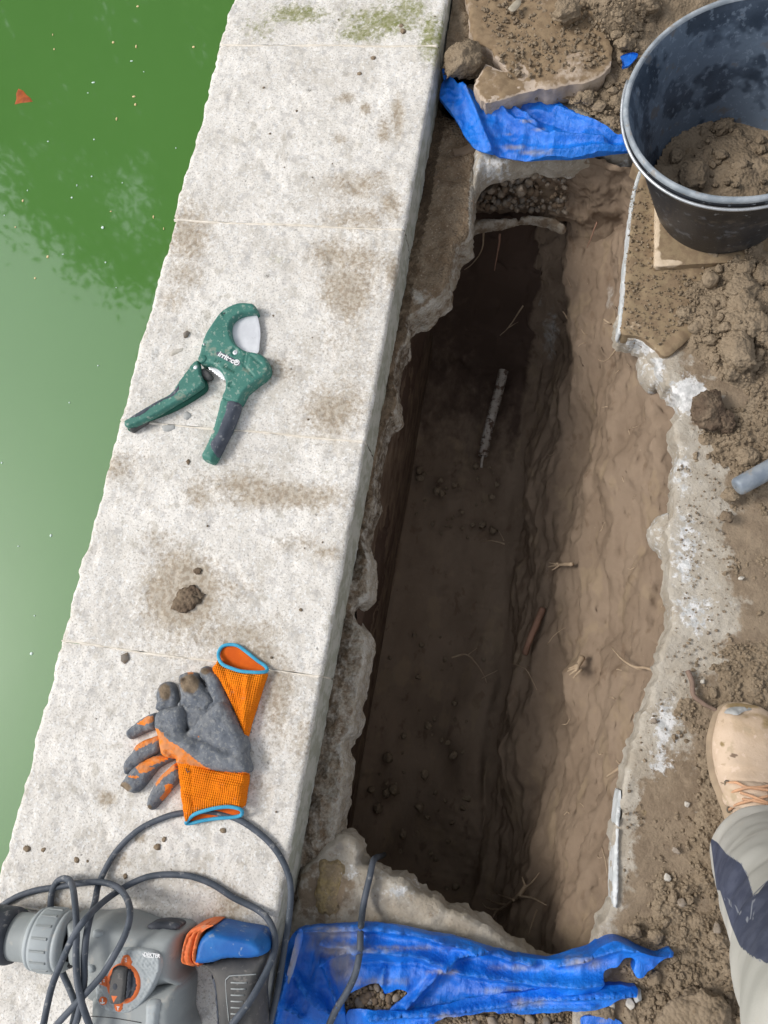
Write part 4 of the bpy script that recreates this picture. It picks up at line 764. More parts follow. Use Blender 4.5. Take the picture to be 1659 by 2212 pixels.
scatter(35,[(1455,330),(1500,285),(1560,250),(1659,250),(1659,395),(1600,405),(1500,400)],zbk,.004,.010,'small clod mixed in the soil inside the bucket','small clods inside the bucket',seed=12)
# ---- metal tube on the right
pa,pb=P(1603,1046,-.012),P(1800,938,-.0); t_=thing('metal_tube','grey galvanised tube end lying on the soil at the right edge','metal tube',pa)
dd=nrm(pb-pa); V,F=lathe_geo([(.0,.001),(.0,.011),(.002,.0150),(.006,.0165),(.03,.0168),(.34,.018)],pa-dd*.012,dd,40); V+=.0006*np.c_[vnoise(V*60,1),vnoise(V*60,2),vnoise(V*60,3)]; mk('tube_body',V,F,m_tube,t_)
# ---- floating bits on the water
def flat(name,px,z,m,lab,cat,group=None,h=.0015): 
    return tag(puff(name,px,z,h,m,side=.5,r=.004,sp=.004,zref=z,rings=1,sharp=True),lab,cat,group)
o=flat('leaf',[(35,203),(40,192),(50,196),(58,206),(66,212),(71,220),(55,222),(45,223),(32,226),(36,214)],ZW-.0005,m_leaf,'small orange brown leaf floating on the green water','leaf')
sc=1000/1659/1.823
seeds=[(900,43,9,7),(740,278,8,9),(890,305,5,14),(355,322,5,8),(345,228,3,9),(1265,308,9,8),(860,400,10,4),(875,632,11,7),(885,684,7,10),(762,778,5,13),(150,1312,6,10),(102,1485,5,5),(312,1678,7,10),(230,1818,6,7),(1003,1418,4,12),(1070,1495,3,9),(725,1382,6,4),(315,925,6,4),(615,912,5,5),(600,1153,5,5),(503,1212,3,8),(470,1292,6,6),(180,1245,3,6),(800,1195,4,4),(1150,968,4,4),(690,1715,5,5),(412,1662,7,3),(760,1880,3,3),(30,1408,4,4),(575,608,5,3),(940,470,3,4),(610,540,12,5)]
I2v,I2f=I2
for i,(x,y,a,b_) in enumerate(seeds+[(68/sc,1412/sc,8,8),(75/sc,1330/sc,4,4),(110/sc,1157/sc,6,8),(4/sc,1000/sc,5,5),(212/sc,790/sc,4,4),(150/sc,870/sc,4,4),(40/sc,1180/sc,4,4)]):
    u,v=x*sc,y*sc; c=P(u,v,ZW); s=.00029; mm=m_seed if i%3 else m_fluff
    mm=m_seed if (i<17 and i!=6) else m_fluff
    put('floating_seed',I2,(c[0],c[1],ZW+.0006),(a*s*1.35,b_*s*1.35,.0012),.2,mm,'pale seed floating on the green water' if mm is m_seed else 'whitish speck of fluff floating on the green water','seed','seeds floating on the water' if mm is m_seed else 'fluff specks floating on the water')
put('floating_fluff',rockgeo(5,I2),(*P(222,492,ZW)[:2],ZW+.001),(.004,.0045,.0015),.2,m_fluff,'bright white scrap floating near the reflected tree edge','scrap',None)
# ---- chips and crumbs on the coping
def chip(px,lab,m=m_chip,h=.004): tag(puff('stone_chip',px,-.001,h+.001,m,side=.5,r=.004,sp=.003,zref=0,rough=.001,sharp=True,rings=1),lab,'stone chip')
CPt=lambda l:[(219.4+.2645*x,603.4+.2645*y) for x,y in l]
chip(CPt([(555,605),(580,580),(665,562),(660,580),(600,615),(570,628)]),'flat whitish flake on the coping above the cutter handle',m_shard,.002)
chip(CPt([(670,1095),(700,1080),(730,1100),(735,1130),(700,1150),(675,1140)]),'grey angular chip between the two cutter handles')
chip(CPt([(495,1205),(550,1190),(595,1195),(600,1220),(550,1245),(510,1245)]),'wide flat grey chip below the cutter handle tip')
chip(CPt([(670,440),(700,420),(720,435),(700,470),(675,480)]),'small brownish chip left of the cutter head',m_peb[1])
chip(CPt([(690,1490),(710,1465),(725,1490),(705,1515)]),'tiny dark chip below the cutter',m_peb[0],.005)
chip([(262,1416),(275,1410),(279,1425),(270,1434),(262,1428)],'dark grey chip left of the gloves',m_peb[1],.004)
rg=random.Random(77)
for i in range(30):
    while True:
        y_=rg.uniform(-.55,1.55); x_=rg.uniform(XL+.02,XR-.02)
        if rg.random()<.3+.7*(x_-XL)/(XR-XL): break
    r=.001+.002*rg.random()**2; o=bpy.data.objects.new('soil_crumb',rg.choice(pmesh)); COL.objects.link(o); o.location=(x_,y_,r*.3); o.scale=(120*r,100*r,70*r); o.rotation_euler=(0,0,rg.random()*6)
    tag(o,'tiny soil crumb dropped on the pale coping stones','crumb','soil crumbs on the coping')
for (u,v,r) in ((478,1795,6),(265,1895,5),(160,1860,6),(52,1835,7),(88,1838,5),(335,1832,7),(350,1815,5),(775,152,6),(805,118,7),(870,60,8),(866,48,6)):
    clod(u,v,r,0,int(u*3),.4,label='small dark crumb of dirt lying on the coping stones',group='dark dirt crumbs on the coping',name='soil_crumb',cat='crumb',flat=.5)
# ================= PIPE CUTTER =================
t_=thing('pipe_cutter','green ratchet pipe cutter with grey grips and a steel blade lying on the coping','pipe cutter',P(460,820,0))
body=[(1265,240),(1245,205),(1200,195),(1120,195),(1040,225),(970,275),(900,370),(850,450),(820,530),(805,600),(790,650),(810,690),(860,700),(915,710),(955,735),(990,780),(1010,830),(1008,900),(985,970),(1060,1010),(1125,1010),(1180,920),(1260,850),(1345,785),(1372,720),(1345,645),(1295,605),(1200,590),(1150,570),(1090,520),(1060,450),(1058,380),(1085,330),(1150,292),(1262,270)]
tri=[(1205,610),(1300,690),(1175,735)]
def cbump(x,y,d):
    u_,v_=proj(np.c_[x,y,np.full(len(x),.026)]); X_=(u_-219.4)/.2645; Y_=(v_-603.4)/.2645
    z=0*x; dt=dist_poly(np.c_[X_,Y_],tri); z=z-.0016*np.exp(-(dt/12)**2)
    z=z-.002*np.exp(-(dist_poly(np.c_[X_,Y_],[(1180,600),(1160,700),(1240,790)],False)/9)**2)
    z=z-.004*sstep(1180,1380,X_)*(Y_>560)
    for (a,b_,r) in ((1000,277,22),(840,530,22),(1090,595,32),(1060,862,22)): z=z-.003*(np.hypot(X_-a,Y_-b_)<r)
    return z
puff('cutter_body',CPt(body),.001,.027,m_green,t_,side=.6,r=.006,sp=.0022,zref=.022,bump=cbump,rings=3)
hand=[(985,960),(1060,985),(1122,1010),(1115,1060),(1070,1190),(1010,1310),(950,1430),(910,1495),(865,1485),(820,1462),(815,1430),(850,1360),(900,1240),(945,1090)]
g_=puff('fixed_handle',CPt(hand),.001,.024,m_green,t_,side=.4,r=.010,sp=.003,zref=.018,rings=3)
puff('grip',CPt([(1050,985),(1090,978),(1128,1000),(1122,1060),(1072,1195),(1012,1320),(945,1440),(905,1420),(882,1380),(885,1330),(935,1260),(965,1180),(1000,1090),(1015,1010)]),.006,.0215,m_grip,g_,side=.4,r=.011,sp=.003,zref=.02)
puff('blade',CPt([(1262,288),(1285,350),(1296,440),(1290,520),(1272,602),(1180,600),(1090,560),(1060,470),(1060,390),(1120,320),(1200,290)]),.010,.0022,m_steel,t_,side=.7,r=.003,sp=.003,zref=.012,rings=1)
teeth=[(860,690)]+[q for i in range(7) for q in ((880+i*19,738+i*14),(905+i*17,742+i*13))]+[(1012,838),(1010,760),(950,700)]
puff('ratchet_teeth',CPt(teeth),.009,.003,m_steel,t_,side=.8,r=.001,sp=.0015,zref=.012,sharp=True,rings=1)
hb=[(780,655),(800,700),(805,760),(828,835),(815,870),(700,950),(600,1010),(450,1100),(340,1155),(212,1205),(180,1160),(250,1110),(350,1050),(460,985),(560,930),(620,845),(680,760),(735,690)]
h2=puff('moving_handle',CPt(hb),.013,.013,m_green,t_,side=.6,r=.003,sp=.0025,zref=.025,rings=3)
puff('grip',CPt([(630,835),(642,890),(600,950),(500,1000),(400,1062),(330,1115),(260,1138),(225,1128),(350,1048),(460,984),(560,932),(610,870)]),.02,.0072,m_grip,h2,side=.4,r=.006,sp=.003,zref=.026)
puff('lower_shell',CPt([(800,780),(845,810),(862,890),(790,955),(600,1065),(400,1145),(340,1160),(215,1205),(240,1235),(370,1150),(600,1000),(780,870)]),.001,.010,m_gdark,h2,side=.5,r=.004,sp=.003,zref=.008)
puff('end_clip',CPt([(235,1190),(360,1135),(372,1160),(300,1210),(245,1242),(225,1225)]),.002,.014,m_dsteel,h2,side=.6,r=.003,sp=.003,zref=.012)
puff('ratchet_pawl',CPt([(830,725),(870,745),(905,790),(890,815),(850,820),(808,780),(812,745)]),.004,.012,m_dsteel,t_,side=.6,r=.003,sp=.003,zref=.012)
def disc(name,x,y,r,z0,h,m,par,rd=.0012,k=20): 
    c=P(*CPt([(x,y)])[0],z0+h); R_=r*.2645/1240
    V,F=lathe_geo([(0,R_),(h-rd,R_),(h-rd*.3,R_-rd*.4),(h,R_-rd),(h,.00005)],(c[0],c[1],z0),(0,0,1),k); return mk(name,V,F,m,par)
disc('pivot',820,645,38,.012,.018,m_green,t_); disc('rivet',765,717,19,.024,.0035,m_steel,t_)
for (x,y,r,z) in ((1000,277,15,.022),(840,530,15,.022),(1090,595,24,.0235),(1060,862,15,.0215)):
    s=disc('screw',x,y,r,z,.003,m_steel,t_); c=P(*CPt([(x,y)])[0],z+.003); 
    g1=merge([(np.array([(c[0]+math.cos(a)*i*.0022-math.sin(a)*j*.0004,c[1]+math.sin(a)*i*.0022+math.cos(a)*j*.0004,z+.0031) for i,j in ((-1,-1),(1,-1),(1,1),(-1,1))]),[(0,1,2,3)]) for a in (.4,1.97)]); mk('screw_slot',g1[0],g1[1],m_dsteel,s,False)
disc('pin',908,1243,20,.0235,.0015,m_shard,t_)
puff('name_plate',CPt([(930,600),(950,585),(1010,600),(1080,640),(1135,675),(1140,700),(1120,715),(1090,705),(1000,660),(940,625)]),.0265,.0016,m_grip,t_,side=.6,r=.001,sp=.002,zref=.028)
ctr=lambda x,y,z:P(*CPt([(x,y)])[0],z)
text('lettering','irritec\u00ae',.0150,ctr(1038,648,.0285),ctr(1130,698,.028)-ctr(940,598,.028),(0,0,1),m_print,t_,bold=True)
text('lettering','2.1"',.010,ctr(945,672,.0281),ctr(1130,768,.028)-ctr(940,668,.028),(0,0,1),m_gdark,t_,.0003)
text('lettering','64mm',.0105,ctr(1040,735,.0281),ctr(1130,785,.028)-ctr(940,685,.028),(0,0,1),m_gdark,t_,.0003)
# ================= GLOVES =================
G=lambda l:[(219.4+.2645*x,1344+.2645*y) for x,y in l]
def gatt(org,mud): return {'org':lambda v:pxpoly(v,[G(q) for q in org],k=1.5) if org else np.zeros(len(v)),'mud':lambda v:blobs(v,[(219.4+.2645*a,1344+.2645*b_,c*.2645,d*.2645,e) for a,b_,c,d,e in mud])+.06*fbm(v,30,3,6),'wv':lambda v:v*1.}
def gb(folds,seed,a=.0018,zr=.02):
    def f(x,y,d):
        q=np.c_[x,y,x*0+zr]; u_,v_=proj(q); X_=(u_-219.4)/.2645; Y_=(v_-1344)/.2645; z=a*fbm(q,55,4,seed,.6)
        for (l,am,wd) in folds: z=z+am*np.exp(-(dist_poly(np.c_[X_,Y_],l,False)/wd)**2)
        return z*np.clip(d/.004,0,1)
    return f
tB=thing('work_glove','orange and grey glove with the open cuff at the upper right, under the other glove','work glove',P(440,1500,0),'pair of work gloves')
fB=puff('palm',G([(900,395),(955,430),(1010,560),(1100,760),(1170,930),(1185,1050),(1000,1010),(850,940),(690,890),(610,760),(620,640),(700,600),(800,560),(830,520),(785,430),(800,370),(850,355)]),.001,.024,m_glove,tB,side=.15,r=.016,sp=.0026,zref=.018,bump=gb([([(830,470),(900,640)],-.008,16),([(700,700),(860,740)],.005,30),([(650,640),(690,860)],-.008,20)],1),attrs=gatt([],[(850,400,60,40,.75),(960,440,40,30,.4),(1010,700,30,30,.4)]))
puff('finger',G([(440,650),(438,590),(460,520),(500,488),(560,488),(598,530),(618,620),(625,700),(560,730),(440,720)]),.001,.019,m_glove,fB,side=.2,r=.011,sp=.0024,zref=.014,bump=gb([([(450,560),(455,640)],-.004,8)],2),attrs=gatt([],[(520,570,55,80,1.1)]))
puff('finger',G([(618,520),(622,440),(660,412),(700,405),(760,412),(790,470),(840,545),(925,640),(870,745),(820,750),(650,690),(640,600)]),.004,.027,m_glove,fB,side=.2,r=.014,sp=.0024,zref=.022,bump=gb([([(655,500),(690,480)],-.009,24),([(700,560),(790,640)],.003,20)],3),attrs=gatt([[(650,470),(690,470),(695,500),(650,520)],[(700,405),(750,405),(740,430),(710,430)]],[(720,500,90,90,1.1)]))
op_hi=G([(958,290),(990,345),(1060,378),(1150,402),(1250,405),(1345,405)]); op=[P(u,v,.02)[:2] for u,v in op_hi]
skB=lambda x,y:dist_poly(np.array([[x,y]]),op,False)[0]<.004
cfB=puff('cuff',G([(948,310),(990,350),(1060,378),(1150,402),(1250,405),(1340,412),(1310,520),(1260,680),(1215,820),(1175,950),(1140,880),(1050,660),(980,520),(900,390),(925,340)]),.001,.022,m_orange,tB,side=.5,r=.014,sp=.0026,zref=.016,bump=gb([([(1200,450),(1170,800)],.005,25),([(1060,520),(1120,720)],-.004,20),([(1000,380),(1040,520)],-.003,16)],4,.0012),skip=skB,attrs={'wv':lambda v:v*1.})
puff('cuff_lining',G([(960,230),(1000,195),(1060,185),(1130,200),(1200,255),(1290,330),(1345,370),(1345,410),(1200,440),(1000,400),(950,320)]),.0012,.0025,m_inner,cfB,side=.5,r=.003,sp=.004,zref=.004,rings=1)
ringB=[(960,300,.013),(955,250,.008),(985,200,.006),(1040,183,.006),(1110,192,.006),(1180,240,.006),(1270,312,.006),(1340,362,.008),(1348,398,.014),(1290,410,.02),(1150,402,.022),(1060,376,.021),(990,345,.018)]
tube('cuff_trim',[P(*G([(a,b_)])[0],z) for a,b_,z in ringB],.0032,m_trim,cfB,8,.004,closed=True)
tA=thing('work_glove','orange and grey glove lying on top with its cuff at the bottom over the cable','work glove',P(440,1620,0),'pair of work gloves')
orgA=[[(425,850),(480,890),(550,970),(650,1030),(740,1100),(860,1190),(950,1222),(1200,1225),(1200,1300),(500,1300),(400,1100)]]
fA=puff('palm',G([(690,885),(830,745),(965,640),(1050,700),(1130,850),(1180,960),(1185,1080),(1170,1240),(640,1170),(600,1125),(520,1110),(475,1075),(455,960),(432,850),(425,770),(470,715),(560,690),(660,680),(700,730),(702,800)]),.006,.032,m_glove,tA,side=.25,r=.018,sp=.0025,zref=.026,
  bump=gb([([(690,885),(830,750)],.004,20),([(720,920),(860,960),(1000,1040),(1080,1060)],-.007,24),([(440,850),(600,960),(760,1010)],.005,30),([(560,740),(640,740)],.004,40),([(690,720),(700,890)],-.008,14),([(560,1060),(620,1110)],-.006,18)],5),attrs=gatt(orgA+[[(780,930),(810,930),(800,945)]],[(1000,740,40,40,.4),(650,720,50,20,.3)]))
fing=[([(440,745),(440,870),(350,905),(240,957),(205,945),(198,890),(260,830),(350,765)],[[(288,832),(360,775),(420,765),(428,812),(340,840)]],[(215,930,20,20,.5)]),
 ([(470,925),(490,1030),(400,1100),(285,1190),(205,1248),(176,1215),(182,1140),(245,1050),(285,985),(380,945)],[[(248,1045),(290,985),(380,945),(470,925),(470,965),(380,1000),(280,1045)]],[(200,1200,30,40,.5)]),
 ([(480,1085),(600,1108),(510,1165),(430,1225),(330,1350),(248,1398),(158,1350),(152,1315),(200,1245),(280,1160),(380,1105)],[[(270,1190),(380,1105),(480,1085),(560,1110),(430,1165),(380,1185),(430,1190),(380,1225),(300,1225)],[(215,1250),(310,1255),(290,1275),(230,1270)]],[(190,1350,60,50,1.)]),
 ([(610,1140),(645,1200),(640,1280),(545,1385),(470,1475),(410,1537),(372,1520),(362,1460),(400,1370),(440,1295),(520,1205)],[[(520,1200),(620,1140),(615,1200),(520,1260),(440,1345),(445,1300)],[(520,1320),(590,1330),(560,1400),(480,1475),(470,1440),(520,1380)]],[(390,1510,30,30,.8)])]
for i,(o_,og,md) in enumerate(fing):
    puff('finger',G(o_),.001,.020,m_glove,fA,side=.2,r=.012,sp=.0024,zref=.014,rough=.0008,bump=gb([],20+i,.0022),attrs=gatt(og,md))
opA=[P(u,v,.02)[:2] for u,v in G([(680,1640),(760,1570),(860,1540),(1000,1518),(1140,1535)])]
cfA=puff('cuff',G([(605,1110),(700,1080),(860,1180),(950,1212),(1170,1222),(1168,1400),(1140,1520),(1050,1508),(900,1530),(780,1560),(690,1635),(665,1590),(640,1400),(615,1200)]),.004,.026,m_orange,tA,side=.45,r=.014,sp=.0026,zref=.022,
  bump=gb([([(740,1120),(760,1540)],-.0022,10),([(900,1260),(1140,1290)],-.003,20),([(980,1340),(1150,1340)],.003,22),([(650,1420),(900,1450)],.003,25)],6,.0012),skip=lambda x,y:dist_poly(np.array([[x,y]]),opA,False)[0]<.004,attrs={'wv':lambda v:v*1.})
puff('cuff_lining',G([(690,1640),(780,1560),(900,1520),(1050,1500),(1145,1530),(1140,1575),(1050,1595),(900,1605),(760,1635)]),.0065,.003,m_inner,cfA,side=.5,r=.003,sp=.004,zref=.008,rings=1)
ringA=[(690,1640,.012),(730,1590,.022),(780,1560,.026),(860,1535,.027),(950,1515,.028),(1050,1508,.028),(1135,1530,.024),(1145,1570,.015),(1090,1590,.010),(960,1600,.009),(820,1620,.009),(740,1640,.009)]
tube('cuff_trim',[P(*G([(a,b_)])[0],z) for a,b_,z in ringA],.0032,m_trim,cfA,8,.004,closed=True)
text('size_mark','L',.012,P(*G([(702,1210)])[0],.0312),P(*G([(740,1190)])[0],.03)-P(*G([(680,1225)])[0],.03),(0,0,1),m_black,cfA,.0003)
# ================= ROTARY HAMMER =================
Dp=lambda l:[(.2314*x,1920+.2314*y) for x,y in l]
E_=lambda l:[(329+.1984*x,1920+.1984*y) for x,y in l]
t_=thing('rotary_hammer','grey corded rotary hammer with blue rear cover and orange band on the coping','drill',P(250,2080,0))
ZA=.046
pa=P(*Dp([(-260,400)])[0],ZA); pb=P(*Dp([(640,490)])[0],ZA); ad=nrm(pb-pa); px2m=np.linalg.norm(pb-pa)/math.hypot(900,90)
def DL(name,prof,m,par=t_,k=72,mod=None):
    V,F=lathe_geo([(a*px2m,b_*px2m) for a,b_ in prof],pa,ad,k)
    if mod: V=mod(V,k,len(prof))
    return mk(name,V,F,m,par)
DL('chuck_sleeve',[(90,60),(95,150),(110,215),(140,228),(250,232),(380,226),(420,214),(424,190),(424,120)],m_black)
DL('chuck_neck',[(380,150),(380,188),(470,190),(560,190),(600,196),(620,212)],m_grey)
DL('chuck_collar',[(600,150),(604,212),(625,236),(640,243),(655,243),(662,234),(668,246),(690,248),(840,244),(860,238),(866,228),(875,240),(900,238),(935,215),(935,150)],m_grey2)
rb=[]
for i in range(16):
    a=i*2*math.pi/16; ax_=ad; u1=nrm(np.cross(ax_,[.3,.9,.1])); w1=np.cross(ax_,u1); o1=math.cos(a)*u1+math.sin(a)*w1; s1=np.cross(ax_,o1)
    base=pa+ax_*685*px2m+o1*247*px2m; q=[]
    for (dx,dy,dz) in ((0,-1,-1),(150,-1,-1),(150,1,-1),(0,1,-1),(8,-.6,1),(142,-.6,1),(142,.6,1),(8,.6,1)): q.append(base+ax_*dx*px2m+s1*dy*.0024+o1*dz*.0013)
    rb.append((np.array(q),[(0,1,5,4),(1,2,6,5),(2,3,7,6),(3,0,4,7),(4,5,6,7)]))
Vr,Fr=merge(rb); mk('collar_ribs',Vr,Fr,m_grey,t_,False)
hs_=puff('gear_housing',Dp([(640,275),(760,265),(900,268),(1010,250),(1130,262),(1260,300),(1400,350),(1560,345),(1700,380),(1715,430),(1680,600),(1660,760),(1720,860),(1700,930),(1560,900),(1300,1000),(1100,1060),(880,1060),(800,960),(800,800),(740,740),(690,730),(650,690),(630,480)]),.002,.078,m_grey,t_,side=.45,r=.022,sp=.004,zref=.055,rings=5,
   bump=lambda x,y,d:0*x+.0005*fbm(np.c_[x,y,x*0],30,3,2))
mh=puff('motor_housing',Dp([(860,1000),(900,900),(1200,880),(1500,880),(1640,860),(1712,880),(1715,1000),(1700,1180),(1685,1500),(830,1500),(850,1200)]),.002,.084,m_grey,t_,side=.4,r=.026,sp=.004,zref=.06,rings=5,
   bump=lambda x,y,d:.0*x)
plate=Dp([(1060,575),(1180,553),(1320,556),(1440,582),(1492,640),(1502,700),(1490,780),(1440,900),(1370,1020),(1280,1120),(1190,1168),(1080,1165),(960,1130),(905,1070),(885,980),(890,880),(940,750),(990,650)])
def plb(x,y,d):
    u_,v_=proj(np.c_[x,y,np.full(len(x),.09)]); s=(u_*.62-v_*.52)/6.2*1.0; s=(u_*.80-v_*.60)/7.2; return -.0016*(np.abs((s%1)-.5)<.13)*(d>.004)*(np.hypot(u_-265,v_-2126)>48)
pl=puff('dial_plate',plate,.070,.0185,m_grey2,t_,side=.5,r=.004,sp=.0022,zref=.087,bump=plb)
def ell(cx_,cy_,rx,ry,n=24,rot=0): return [(cx_+rx*math.cos(a)*math.cos(rot)-ry*math.sin(a)*math.sin(rot),cy_+rx*math.cos(a)*math.sin(rot)+ry*math.sin(a)*math.cos(rot)) for a in np.linspace(0,2*math.pi,n,endpoint=False)]
dl=puff('dial_ring',Dp(ell(1145,888,160,192)),.084,.0075,m_dor,t_,side=.6,r=.002,sp=.003,zref=.0915)
for q in ([(1125,720),(1145,630),(1205,632),(1220,715)],[(925,840),(945,822),(1000,825),(1000,920),(960,910),(920,890)],[(1062,1070),(1070,1140),(1120,1150),(1140,1070)],ell(955,1050,38,42,14)):
    puff('dial_tab',Dp(q),.084,.0072,m_dor,dl,side=.6,r=.002,sp=.003,zref=.091)
puff('dial_well',Dp(ell(1145,885,137,170)),.086,.0065,m_black,t_,side=.5,r=.002,sp=.003,zref=.0925)
kn=puff('dial_knob',Dp([(1050,745),(1090,735),(1150,745),(1168,780),(1162,900),(1145,1020),(1125,1075),(1060,1085),(1015,1070),(1008,1000),(1015,900),(1035,780)]),.088,.014,m_handle,t_,side=.7,r=.002,sp=.0025,zref=.102,rings=3)
puff('knob_fin',Dp([(1195,770),(1215,800),(1205,950),(1180,1030),(1165,1035),(1172,900),(1180,790)]),.088,.010,m_black,kn,side=.7,r=.001,sp=.0025,zref=.098)
puff('knob_pointer',Dp([(1035,1000),(1092,1004),(1056,1066)]),.1005,.0022,m_dor,kn,side=.7,r=.0008,sp=.002,zref=.103,sharp=True)
puff('knob_hole',Dp(ell(1070,915,24,34,14)),.1005,.002,m_black,kn,side=.7,r=.001,sp=.002,zref=.103)
# dial symbols
def sym(polys,z=.0918):
    for q in polys: puff('dial_symbol',Dp(q),z-.0005,.0009,m_print,dl,side=.8,r=.0004,sp=.002,zref=z,sharp=True,rings=1)
sym([[(1158,650),(1185,642),(1180,652)],[(1158,666),(1186,658),(1180,668)],[(1160,682),(1186,674),(1180,684)],[(935,848),(952,842),(950,858)],[(938,860),(946,858),(946,888),(938,886)],[(960,850),(978,846),(974,856)],[(960,866),(978,862),(974,872)],[(1088,1096),(1116,1100),(1112,1108),(1090,1104)],[(1098,1104),(1106,1105),(1102,1134),(1096,1132)],ell(955,1068,10,9,10),[(950,1024),(962,1024),(960,1058),(952,1058)],ell(940,1064,7,7,8),ell(970,1064,7,7,8)])
text('lettering','DEKTER',.0072,P(*Dp([(1418,620)])[0],.0892),P(*Dp([(1470,627)])[0],.089)-P(*Dp([(1370,614)])[0],.089),(0,0,1),m_print,pl,.0002,True)
puff('logo_mark',Dp([(1325,604),(1338,606),(1356,632),(1436,640),(1436,646),(1350,638)]),.0886,.0007,m_print,pl,side=.8,r=.0003,sp=.002,zref=.089,sharp=True,rings=1)
puff('oval_cap',[(354+36*math.cos(a),2001+11*math.sin(a)) for a in np.linspace(0,6.283,22,endpoint=False)],.03,.030,m_black,t_,side=.85,r=.004,sp=.003,zref=.055,rings=2)
for q in ([(860,385),(940,380),(970,410),(960,450),(920,470),(860,465)],[(810,705),(870,700),(890,740),(880,785),(820,795)]): puff('housing_lug',Dp(q),.06,.0235,m_grey2,hs_,side=.5,r=.004,sp=.003,zref=.082)
puff('bit_stop',Dp([(610,700),(640,678),(665,690),(650,750),(600,755)]),.03,.02,m_dsteel,t_,side=.5,r=.003,sp=.003,zref=.045)
puff('motor_rib',Dp([(1350,1100),(1380,1055),(1450,1045),(1490,1070),(1480,1180),(1460,1350),(1450,1500),(1330,1500),(1345,1250)]),.075,.018,m_grey2,mh,side=.5,r=.006,sp=.004,zref=.09)
tube('housing_seam',[P(*Dp([(850,1190)])[0],.0855),P(*Dp([(1050,1205)])[0],.086),P(*Dp([(1320,1250)])[0],.0862)],.0007,m_dsteel,mh,5,.01)
ob=E_([(365,500),(390,465),(460,430),(560,402),(665,408),(600,440),(548,480),(520,570),(488,700),(480,790),(515,848),(480,862),(345,832),(305,782),(318,660),(340,560)])
def obb(x,y,d):
    u_,v_=proj(np.c_[x,y,np.full(len(x),.07)]); X_=(u_-329)/.1984; Y_=(v_-1920)/.1984; c=np.interp(Y_,[410,460,560,780,850],[540,420,345,310,370]); s=(X_-c)/58.; return -.006*(np.abs(s-np.round(s))<.2)*(d>.001)
obn=puff('orange_band',ob,.004,.072,m_dor,t_,side=.6,r=.012,sp=.003,zref=.062,rings=4)
for k_ in range(3):
    le_=[(545+k_*38,404),(445+k_*48,440),(375+k_*52,492),(338+k_*56,580),(312+k_*57,690),(310+k_*57,780),(345+k_*55,830)]; ri_=[(a+(34 if i_<1 else 42),b_+3) for i_,(a,b_) in enumerate(le_)][::-1]
    puff('band_rib',E_(le_+ri_),.05,.0285,m_dor,obn,side=.8,r=.002,sp=.003,zref=.077,rings=2)
bl=puff('rear_cover',E_([(560,485),(660,418),(780,432),(900,458),(1040,480),(1140,505),(1225,565),(1258,620),(1252,695),(1160,742),(1000,752),(850,752),(740,775),(650,802),(480,803),(486,700),(515,570)]),.004,.074,m_dblue,t_,side=.62,r=.011,sp=.003,zref=.058,rings=4)
puff('rear_cover_top',E_([(600,455),(670,422),(780,434),(900,460),(1040,482),(1140,508),(1200,545),(1130,545),(1000,530),(850,510),(700,490),(580,485)]),.02,.040,m_grip,bl,side=.5,r=.006,sp=.003,zref=.055,rings=2)
puff('main_handle',E_([(480,795),(650,795),(750,765),(860,745),(1010,745),(1160,735),(1255,690),(1262,760),(1225,900),(1195,1050),(1185,1200),(1205,1500),(1210,1750),(720,1750),(705,1471),(690,1250),(665,1050),(640,960),(600,905),(520,850)]),.004,.058,m_handle,t_,side=.4,r=.022,sp=.004,zref=.045,rings=4,
  bump=lambda x,y,d:-.0012*np.exp(-((d-.020)/.0015)**2)+.0006*fbm(np.c_[x,y,x*0],60,3,9))
puff('trigger',E_([(598,902),(660,915),(725,965),(752,1060),(760,1300),(772,1471),(775,1700),(705,1700),(690,1400),(672,1150),(655,1020),(625,950)]),.010,.042,m_grip,t_,side=.5,r=.010,sp=.004,zref=.042,rings=3)
for i in range(7):
    y_=1020+i*68; tube('grip_groove',[P(*E_([(855,y_)])[0],.0622),P(*E_([(940,y_+4)])[0],.0625),P(*E_([(1030-i*14,y_+2)])[0],.0620)],.0012,m_grey,t_,5,.006)
tube('grip_groove',[P(*E_([(1130,930)])[0],.061),P(*E_([(980,940)])[0],.062),P(*E_([(840,950)])[0],.0622),P(*E_([(800,990)])[0],.062),P(*E_([(805,1150)])[0],.062),P(*E_([(835,1440)])[0],.062)],.0009,m_grey,t_,5,.006)
